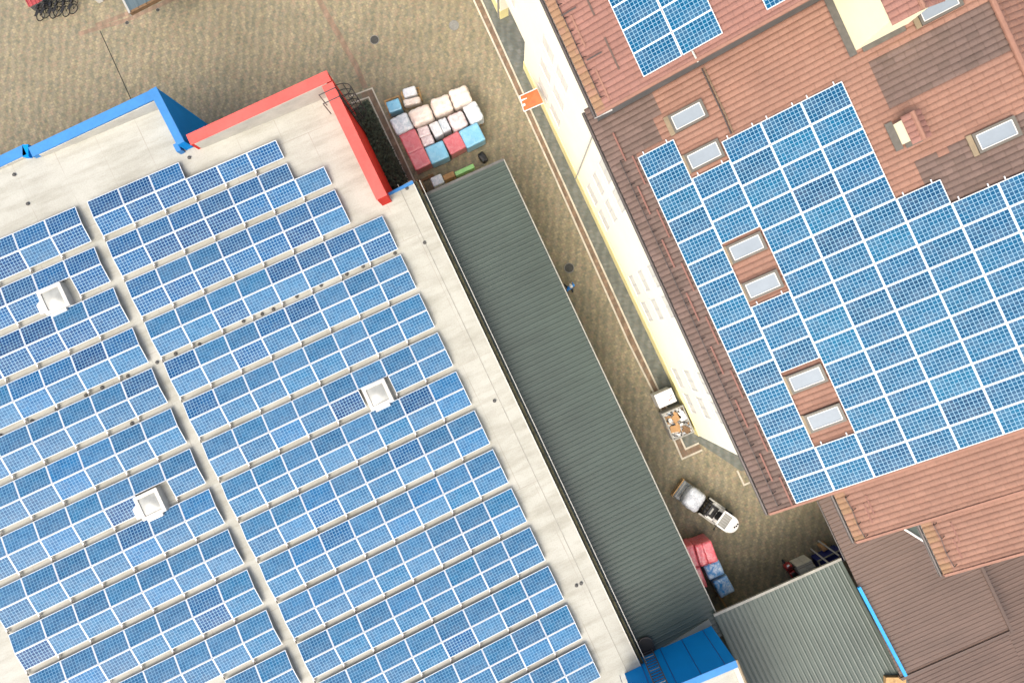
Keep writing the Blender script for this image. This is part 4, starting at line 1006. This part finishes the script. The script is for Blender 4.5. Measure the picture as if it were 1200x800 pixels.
load(yq(322, 746, 366, 722, 392, 780, 345, 800), 1.3, MT['wood_dark'], 'brown cabinet standing next to the roof corner', GS, 24, .005, 'cabinet', 'cabinet', pal=False)
t = thing('timber_beam', at(497, 211, 0), 'long brown timber lying at the planting bed end', 'timber', rz=YAW)
m_ = MB(); m_.box((0, 0, .10), (1.3, .16, .16), MT['wood_dark']); m_.build('beam', t); m_ = MB(); m_.box((-.4, 0, .01), (.1, .4, .04), MT['wood']); m_.box((.4, 0, .01), (.1, .4, .04), MT['wood']); m_.build('bearer', t)
load([(561, 180), (567, 176), (571, 187), (564, 192)], .5, MT['black'], 'low black mound by the shed corner', None, 4, .12, 'black_mound', 'mound', pal=False)  # low uneven black body on the ground
# alley
GA = 'wrapped loads stored in the alley'
def aq(*v): return [(780 + v[i] / 6.667, 610 + v[i + 1] / 6.667) for i in range(0, 8, 2)]
load(aq(130, 215, 215, 195, 268, 352, 200, 378), 1.9, MT['w_redalley'], 'red load half hidden by the shed edge, upper one', GA, 18, .015)
load(aq(205, 382, 268, 358, 330, 512, 270, 535), 1.8, MT['w_redalley'], 'red load half hidden by the shed edge, lower one', GA, 18, .015)
load(aq(216, 204, 284, 182, 338, 340, 288, 352), 2.0, MT['w_redalley'], 'narrow tall red load with a creased top in the alley', GA, 18, .02)
load(aq(284, 182, 350, 160, 416, 308, 338, 340), 2.05, MT['w_redalley'], 'broad tall red load on the open side of the alley stack', GA, 18, .015)
load(aq(296, 352, 414, 314, 462, 405, 350, 468), 1.7, MT['w_bluewhite'], 'blue and white creased load touching the red ones', GA, 12, .03)
load(aq(374, 482, 480, 434, 540, 545, 440, 604), 1.6, MT['w_bluewhite'], 'blue and white creased load at the end of the stack', GA, 12, .04)
t = thing('plank', at(848, 706, 0), 'thin wooden plank lying in the dark corner of the alley', 'plank', rz=math.radians(-58))
m_ = MB(); m_.box((0, 0, .08), (2.2, .12, .05), MT['wood']); m_.build('board', t); m_ = MB(); m_.box((-.6, 0, .025), (.1, .5, .05), MT['wood_dark']); m_.build('bearer', t)

# ------------------------------------------------------------------ containers by the cream wall
def container(pts, ztop, mat, label, name, fill=None, lidmat=None, grp=None):
    c_, w, l, rz = quad(pts, ztop); t = thing(name, (c_.x, c_.y, 0), label, 'container', grp, rz)
    m_ = MB(); th = .05
    for c, s in (((0, l / 2 - th / 2, ztop / 2 + .06), (w, th, ztop - .12)), ((0, -l / 2 + th / 2, ztop / 2 + .06), (w, th, ztop - .12)), ((w / 2 - th / 2, 0, ztop / 2 + .06), (th, l - 2 * th, ztop - .12)), ((-w / 2 + th / 2, 0, ztop / 2 + .06), (th, l - 2 * th, ztop - .12)), ((0, 0, .14), (w - 2 * th, l - 2 * th, .04))): m_.box(c, s, mat)
    body = m_.build('body', t)
    m_ = MB()
    for c, s in (((0, l / 2 - .02, ztop + .02), (w + .08, .08, .06)), ((0, -l / 2 + .02, ztop + .02), (w + .08, .08, .06)), ((w / 2 - .02, 0, ztop + .02), (.08, l - .12, .06)), ((-w / 2 + .02, 0, ztop + .02), (.08, l - .12, .06))): m_.box(c, s, MT['gutter_pale'])
    m_.build('rim', body)
    for x in (-.42, .42):
        for y in (-.42, .42):
            q = MB(); q.tube([(x * w - .03, y * l, .07), (x * w + .03, y * l, .07)], .07, MT['rubber'], 10); q.build('wheel', t)
    if lidmat:
        m_ = MB(); m_.box((0, 0, ztop + .075), (w + .04, l + .04, .04), lidmat); ld_ = m_.build('lid', t, bevel=.012)
        m_ = MB(); rr = random.Random(2)
        for k in range(7): m_.box((w * rr.uniform(.05, .38), l * rr.uniform(-.3, .1), ztop + .098), (rr.uniform(.05, .16), rr.uniform(.02, .05), .006), MT['red'], Matrix.Rotation(rr.uniform(-.2, .2), 4, 'Z'))
        m_.build('red_marks', ld_)
    return t, w, l, c_, rz
container([(766.5, 463), (785.5, 455), (793, 469), (773, 478)], 1.5, MT['white'], 'white lidded container with faint red marks against the cream wall', 'lidded_container', lidmat=MT['white'])
t, w, l, cc, rz = container([(776, 485), (800, 474.5), (813, 506), (789, 516)], 1.35, MT['wall_grey'], 'open grey container heaped with paper and cardboard waste', 'waste_container')
rr = random.Random(11); Mw = Matrix.Translation((cc.x, cc.y, 0)) @ Matrix.Rotation(rz, 4, 'Z')
wst = MB()
for k in range(420):
    x, y = rr.uniform(-.46, .46) * w, rr.uniform(-.46, .46) * l; s_ = rr.uniform(.05, .15)
    M = Mw @ Matrix.Translation((x, y, 1.05 + rr.uniform(0, .28))) @ Matrix.Rotation(rr.uniform(0, 3), 4, 'Z') @ Matrix.Rotation(rr.uniform(-.7, .7), 4, 'X')
    wst.box((0, 0, 0), (s_ * 1.6, s_, .012), rr.choice([MT['paper'], MT['paper'], MT['white'], MT['w_net'], MT['wall_dark'], MT['card']]), M)
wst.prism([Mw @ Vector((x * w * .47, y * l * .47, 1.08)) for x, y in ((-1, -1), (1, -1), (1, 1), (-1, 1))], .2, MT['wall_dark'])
tag(wst.build('paper_waste'), 'loose white paper and film waste filling the open container', 'waste', kind='stuff')
for i, (x, y, sx, sy, a, m_, lab) in enumerate([(792, 489, .50, .42, .35, MT['card'], 'square brown carton near the wall in the waste container'), (791, 502, .58, .40, -.25, MT['card'], 'flat tan carton in the middle of the waste container'), (804, 503, .36, .4, .6, MT['wood_dark'], 'dark brown box in the waste container corner'), (799, 487, .4, .55, .1, MT['white'], 'white carton on the waste beside the cream wall')]):
    t = thing('discarded_carton', at(x, y, 1.35), lab, 'carton', 'cartons lying on the waste', YAW + a)
    q = MB(); q.box((0, 0, .05), (sx, sy, .16), m_); q.build('box', t, bevel=.01)
    q = MB(); q.box((sx * .32, sy * .5, .145), (sx * .3, sy * .5, .012), m_, Matrix.Rotation(.2, 4, 'Z')); q.build('flap', t)

# ------------------------------------------------------------------ forklift carrying a wrapped bale
fa = at(846, 607, .5); fdir = (at(803, 577, .5) - at(858, 616, .5)).normalized(); frz = math.atan2(fdir.y, fdir.x)
FK = thing('forklift', (at(837, 600, 0).x, at(837, 600, 0).y, 0), 'small white forklift with a black mast facing the alley', 'forklift', None, frz)
def rbox(c, d, mat, b, name, root=FK):
    m_ = MB(); m_.box(c, d, mat); return m_.build(name, root, bevel=b)
m_ = MB()                                                   # counterweight: rounded tail
arc = [(-.75 - .62 * math.sin(t) ** .8 if math.sin(t) > 0 else -.75, .52 * math.cos(t)) for t in [PI * i / 14 for i in range(15)]]
m_.prism([Vector((x, y, 1.0)) for x, y in arc], .3, MT['machine']); cw = m_.build('counterweight', FK, bevel=.03)
for y in (-.16, -.02, .1):
    q = MB(); q.tube([(-1.16 - .05 * (y < 0), y - .1, .985), (-1.16 - .05 * (y < 0), y - .1, 1.03)], .055, MT['black'], 10); q.build('exhaust_port', cw)
rbox((-.06, 0, .62), (1.45, .98, .62), MT['machine'], .05, 'chassis')
rbox((-.15, 0, .98), (.62, .52, .16), MT['black'], .05, 'seat'); rbox((-.40, 0, 1.22), (.14, .50, .42), MT['black'], .05, 'seat_back')
gd = MB()
for x in (-.62, .10):
    gd.box((x, 0, 1.82), (.09, 1.0, .07), MT['machine'])
for y in (-.46, .46): gd.box((-.26, y, 1.82), (.72, .09, .07), MT['machine'])
gd.box((-.52, 0, 1.83), (.12, .86, .05), MT['machine'])
og = gd.build('overhead_guard', FK)
q = MB()
for k in range(5): q.box((-.22, -.30 + k * .15, 1.83), (.56, .055, .03), MT['coping'])
q.build('guard_bars', og)
q = MB(); q.box((-.26, 0, 1.785), (.66, .86, .015), MT['gutter_pale']); q.build('roof_panel', og)
for x in (-.60, .08):
    for y in (-.46, .46):
        q = MB(); q.tube([(x, y, .85), (x + (.0 if x < 0 else -.0), y, 1.8)], .035, MT['machine'], 6); q.build('guard_post', FK)
for y in (-.55, .55):
    q = MB(); q.box((.42, y, .80), (1.15, .10, .10), MT['offwhite']); q.build('fender', FK, bevel=.02)
    for x, r in ((.62, .30), (-.62, .24)):
        q = MB(); q.tube([(x, y * .92 - .09, r), (x, y * .92 + .09, r)], r, MT['rubber'], 18); wv = q.build('wheel', FK)
        q = MB(); q.tube([(x, y * .92 - .10, r), (x, y * .92 + .10, r)], r * .5, MT['offwhite'], 12); q.build('hub', wv)
ms = MB()
for y in (-.34, .34): ms.box((.95, y, 1.1), (.14, .10, 2.0), MT['black'])
for z in (.4, 1.2, 2.05): ms.box((.95, 0, z), (.10, .66, .10), MT['black'])
for y in (-.12, .12): ms.tube([(.90, y, .4), (.90, y, 1.9)], .045, MT['gutter'], 8)
ms.build('mast', FK)
q = MB(); q.box((.45, 0, .98), (.5, .72, .10), MT['black']); q.build('dashboard', FK); q = MB(); q.ring((.28, 0, 1.28), (-.5, 0, .9), .17, .02, MT['black'], 18, 6); q.build('steering_wheel', FK)
q = MB(); q.box((.55, .02, 1.16), (.10, .42, .05), MT['coping']); q.build('instrument_panel', FK)
for y in (-.28, .28):
    q = MB(); q.box((1.55, y, .16), (1.15, .12, .05), MT['black']); q.box((1.02, y, .5), (.05, .12, .7), MT['black']); q.build('fork', FK)
q = MB(); q.tube([(-.05, .5, 1.5), (-.05, .72, 1.55)], .015, MT['black'], 5); q.box((-.05, .76, 1.58), (.04, .14, .18), MT['black']); q.build('mirror', FK)
def fl(x, y, z): return Matrix.Translation(FK.location) @ Matrix.Rotation(frz, 4, 'Z') @ Vector((x, y, z))
p = at(813, 585, 1.2)
t = thing('wrapped_bale', (p.x, p.y, .20), 'white film wrapped bale carried on the forklift forks', 'bale', None, frz)
o = bpy.data.objects.new('bale', bulgy(1.16, 1.28, .14, 1.3, 4, 3.3, MT['w_bale'], .07)); COL.objects.link(o); o.parent = t
pallet(t, 1.05, 1.1)
p = at(803.5, 577.5, .5)
t = thing('flat_pallet_load', (p.x, p.y, .0), 'low dark grey covered pallet with a pale wooden edge before the bale', 'pallet load', None, frz)
pallet(t, 1.15, 1.26)
o = bpy.data.objects.new('cover', bulgy(1.1, 1.2, .13, .55, 16, 9.1, MT['w_grey'], .02)); COL.objects.link(o); o.parent = t
q = MB(); q.box((.56, 0, .50), (.07, 1.28, .09), MT['wood']); q.build('edge_board', t); q = MB(); q.box((.40, 0, .57), (.05, 1.1, .02), MT['coping']); q.box((.20, .05, .575), (.05, .8, .02), MT['coping']); q.build('strap', t)

# ------------------------------------------------------------------ motor scooter, crates, bin in the dark corner
p = at(924, 667, 0); sd = (at(917, 657, 0) - at(930, 676, 0)).normalized(); 
SCT = thing('motor_scooter', (p.x, p.y, 0), 'dark red motor scooter with a pale headlight beside the white crates', 'scooter', None, math.atan2(sd.y, sd.x))
for x in (-.58, .58):
    q = MB(); q.ring((x, 0, .24), (0, 1, 0), .18, .06, MT['rubber'], 18, 8); wv = q.build('wheel', SCT); q = MB(); q.tube([(x, -.05, .24), (x, .05, .24)], .11, MT['steel'], 12); q.build('rim', wv)
o = bpy.data.objects.new('body', bulgy(.85, .40, .30, .80, 4, 1.2, MT['darkred'], .03)); COL.objects.link(o); o.parent = SCT; o.location = (-.30, 0, 0)
o = bpy.data.objects.new('front_shield', bulgy(.34, .46, .30, 1.02, 4, 4.2, MT['darkred'], .03)); COL.objects.link(o); o.parent = SCT; o.location = (.46, 0, 0)
o = bpy.data.objects.new('seat', bulgy(.70, .30, .78, .90, 4, 7.2, MT['black'], .02)); COL.objects.link(o); o.parent = SCT; o.location = (-.30, 0, 0)
q = MB(); q.box((.16, 0, .30), (.42, .34, .08), MT['darkred']); q.build('footboard', SCT)
q = MB(); q.tube([(.34, -.34, 1.06), (.46, -.1, 1.05), (.46, .1, 1.05), (.34, .34, 1.06)], .022, MT['black'], 6); q.build('handlebar', SCT)
q = MB(); q.tube([(.58, 0, .96), (.66, 0, .95)], [.10, .07], MT['lamp'], 12); q.build('headlight', SCT)
CR = [(933, 664), (951, 656), (959, 666.5), (941, 676)]
for i in range(2):
    for j in range(2):
        f_ = lambda s, t_: tuple(CR[0][k] + (CR[1][k] - CR[0][k]) * s + (CR[3][k] - CR[0][k]) * t_ for k in (0, 1))
        pts = [f_(i / 2, j / 2), f_((i + 1) / 2 - .02, j / 2), f_((i + 1) / 2 - .02, (j + 1) / 2 - .02), f_(i / 2, (j + 1) / 2 - .02)]
        c_, w, l, rz = quad(pts, 1.3); t = thing('white_crate', (c_.x, c_.y, 0), ['white crate stack corner nearest the scooter and open alley', 'white crate stack beside the scooter, shed side', 'white crate stack beside the blue bin, alley side', 'white crate stack beside the blue bin, shed side'][i * 2 + j], 'crate', 'white crates under the pale shed edge', rz)
        for k in range(3):
            q = MB(); q.box((0, 0, .22 + k * .43), (w, l, .42), MT['offwhite']); q.build('crate', t, bevel=.012)
        q = MB(); q.box((0, 0, 1.305), (w * .86, l * .12, .02), MT['gutter_pale']); q.box((0, l * .3, 1.305), (w * .86, l * .06, .02), MT['gutter_pale']); q.build('lid_rib', t)
t, w, l, cc, rz = container([(958, 657), (985, 643), (992, 656), (964, 669)], 1.2, MT['navy'], 'navy blue bin between the white crates and the brown annex', 'blue_bin', lidmat=None)
q = MB(); q.box((0, 0, 1.0), (w - .12, l - .12, .05), MT['navy']); q.build('bin_liner', t)
for (x0, y0), (x1, y1), lab in (((962, 651), (972, 660), 'grey pole leaning over the blue bin next to the crates'), ((971, 641), (984, 651), 'pale pole leaning over the blue bin next to the annex')):
    a, b = at(x0, y0, 1.6), at(x1, y1, 2.4); t = thing('leaning_pole', a * 1.0, lab, 'pole'); t.location.z = 0
    q = MB(); q.tube([Vector((0, 0, .02)), b - Vector((a.x, a.y, 0))], .055, MT['coping'], 8); q.build('shaft', t); q = MB(); q.tube([b - Vector((a.x, a.y, 0)), b - Vector((a.x, a.y, 0)) + (b - a).normalized() * .08], .075, MT['gutter'], 8); q.build('cap', t)
load([(962, 641), (968, 637), (972, 642), (966, 646)], .7, MT['card'], 'small brown carton by the annex wall', None, 20, .01, 'carton', 'carton', pal=False)

# ------------------------------------------------------------------ person
p = at(669, 336.5, 1.5); p.z = 0
PE = thing('person', (p.x, p.y, 0), 'person in a blue jacket and white cap walking by the long shed', 'person', None, math.radians(118))
def skin_body():
    J = {}; V = []; Ed = []; R = []
    def j(n, co, r, par=None):
        J[n] = len(V); V.append(co); R.append(r)
        if par: Ed.append((J[par], J[n]))
    j('pelvis', (0, 0, .95), (.15, .12)); j('belly', (.01, 0, 1.12), (.15, .115), 'pelvis'); j('chest', (.02, 0, 1.33), (.21, .16), 'belly'); j('necka', (.02, 0, 1.48), (.075, .075), 'chest')
    j('neck', (.03, 0, 1.53), (.06, .06), 'necka'); j('jaw', (.055, 0, 1.60), (.078, .072), 'neck'); j('skull', (.035, 0, 1.69), (.085, .095), 'jaw'); j('crown', (.03, 0, 1.75), (.06, .065), 'skull')
    j('nose', (.135, 0, 1.645), (.018, .018), 'jaw')
    for s, nm, leg in ((1, 'l', .16), (-1, 'r', -.14)):
        j('sh' + nm, (.02, .20 * s, 1.42), (.095, .09), 'chest'); j('el' + nm, (-.03 - leg * .5, .25 * s, 1.14), (.052, .052), 'sh' + nm); j('wr' + nm, (.10 - leg * .7, .26 * s, .92), (.036, .036), 'el' + nm)
        j('pa' + nm, (.13 - leg * .75, .26 * s, .84), (.036, .022), 'wr' + nm)
        for k, (dx, L_) in enumerate(((-.030, .075), (-.010, .088), (.010, .085), (.030, .068))):
            j(f'f{k}{nm}', (.145 - leg * .75 + dx, .262 * s, .80), (.010, .010), 'pa' + nm); j(f'g{k}{nm}', (.155 - leg * .75 + dx, .250 * s, .80 - L_), (.008, .008), f'f{k}{nm}')
        j('t0' + nm, (.175 - leg * .75, .245 * s, .85), (.011, .011), 'pa' + nm); j('t1' + nm, (.20 - leg * .75, .235 * s, .80), (.009, .009), 't0' + nm)
        j('hip' + nm, (.0, .095 * s, .90), (.105, .105), 'pelvis'); j('kn' + nm, (leg * .9 + .04, .10 * s, .50), (.068, .068), 'hip' + nm); j('an' + nm, (leg * 1.7 - .05, .10 * s, .09), (.044, .044), 'kn' + nm); j('to' + nm, (leg * 1.7 + .12, .11 * s, .045), (.045, .035), 'an' + nm)
    me = bpy.data.meshes.new('body'); me.from_pydata(V, Ed, []); o = bpy.data.objects.new('body', me); COL.objects.link(o)
    sk = o.modifiers.new('skin', 'SKIN'); 
    if not me.skin_vertices:
        bm = bmesh.new(); bm.from_mesh(me); bm.verts.layers.skin.verify(); bm.to_mesh(me); bm.free()
    for i, r in enumerate(R): me.skin_vertices[0].data[i].radius = r; me.skin_vertices[0].data[i].use_root = (i == 0)
    o.modifiers.new('sub', 'SUBSURF').levels = 1
    dg = bpy.context.evaluated_depsgraph_get(); m2 = bpy.data.meshes.new_from_object(o.evaluated_get(dg)); bpy.data.objects.remove(o)
    for m_ in (MT['jacket'], MT['trousers'], MT['skin'], MT['black']): m2.materials.append(m_)
    for f in m2.polygons:
        c = f.center; f.use_smooth = True
        hand = c.z < .90 and abs(c.y) > .2
        f.material_index = 2 if (c.z > 1.50 or hand) else 3 if c.z < .10 else 1 if c.z < .93 and abs(c.y) < .22 else 0
    b = bpy.data.objects.new('body', m2); COL.objects.link(b); return b
bd = skin_body(); bd.parent = PE
q = MB(); q.tube([(.03, 0, 1.69), (.03, 0, 1.74), (.03, 0, 1.79), (.03, 0, 1.82)], [.105, .105, .08, .02], MT['white'], 14); q.tube([(.12, 0, 1.705), (.19, 0, 1.695)], [.06, .045], MT['white'], 10); q.build('cap', PE, smooth=True)
q = MB(); q.tube([(.0, 0, 1.60), (.0, 0, 1.70)], [.075, .098], MT['wood_dark'], 12); q.build('hair', PE, smooth=True)
q = MB(); q.tube([(.02, 0, 1.47), (.02, 0, 1.53)], [.10, .085], MT['jacket'], 12); q.build('jacket_collar', PE, smooth=True)

# ------------------------------------------------------------------ camera, light, sky
cam = bpy.data.cameras.new('camera'); cam.sensor_width = 36.0; cam.lens = 36.0 * F / 1200.0; cam.clip_end = 2000.0
co = bpy.data.objects.new('camera', cam); COL.objects.link(co); co.location = (0, 0, H); co.rotation_euler = (0, 0, 0); SC.camera = co
EL, AZ = math.radians(57), math.radians(246)               # sun height, and the side it stands on, anticlockwise from +X
sd = Vector((math.cos(AZ) * math.cos(EL), math.sin(AZ) * math.cos(EL), math.sin(EL)))
sun = bpy.data.lights.new('sun', 'SUN'); sun.energy = 1.15; sun.angle = math.radians(55); sun.color = (1.0, .965, .88)
so = bpy.data.objects.new('sun', sun); COL.objects.link(so); so.rotation_euler = sd.to_track_quat('Z', 'Y').to_euler(); so.location = (0, 0, 80)
wd = bpy.data.worlds.new('World'); SC.world = wd; wd.use_nodes = True; nt = wd.node_tree
bg = nt.nodes['Background']; sky = nt.nodes.new('ShaderNodeTexSky'); sky.sky_type = 'NISHITA'; sky.sun_disc = False
sky.sun_elevation = EL; sky.sun_rotation = PI / 2 - AZ; sky.dust_density = 7.0; sky.air_density = .8; sky.ozone_density = 1.0
nt.links.new(sky.outputs[0], bg.inputs[0]); bg.inputs[1].default_value = .15
vs = SC.view_settings; vs.view_transform = 'Standard'; vs.look = 'None'; vs.exposure = .95; vs.gamma = 1.0; vs.use_curve_mapping = False
SC.cycles.max_bounces = 6
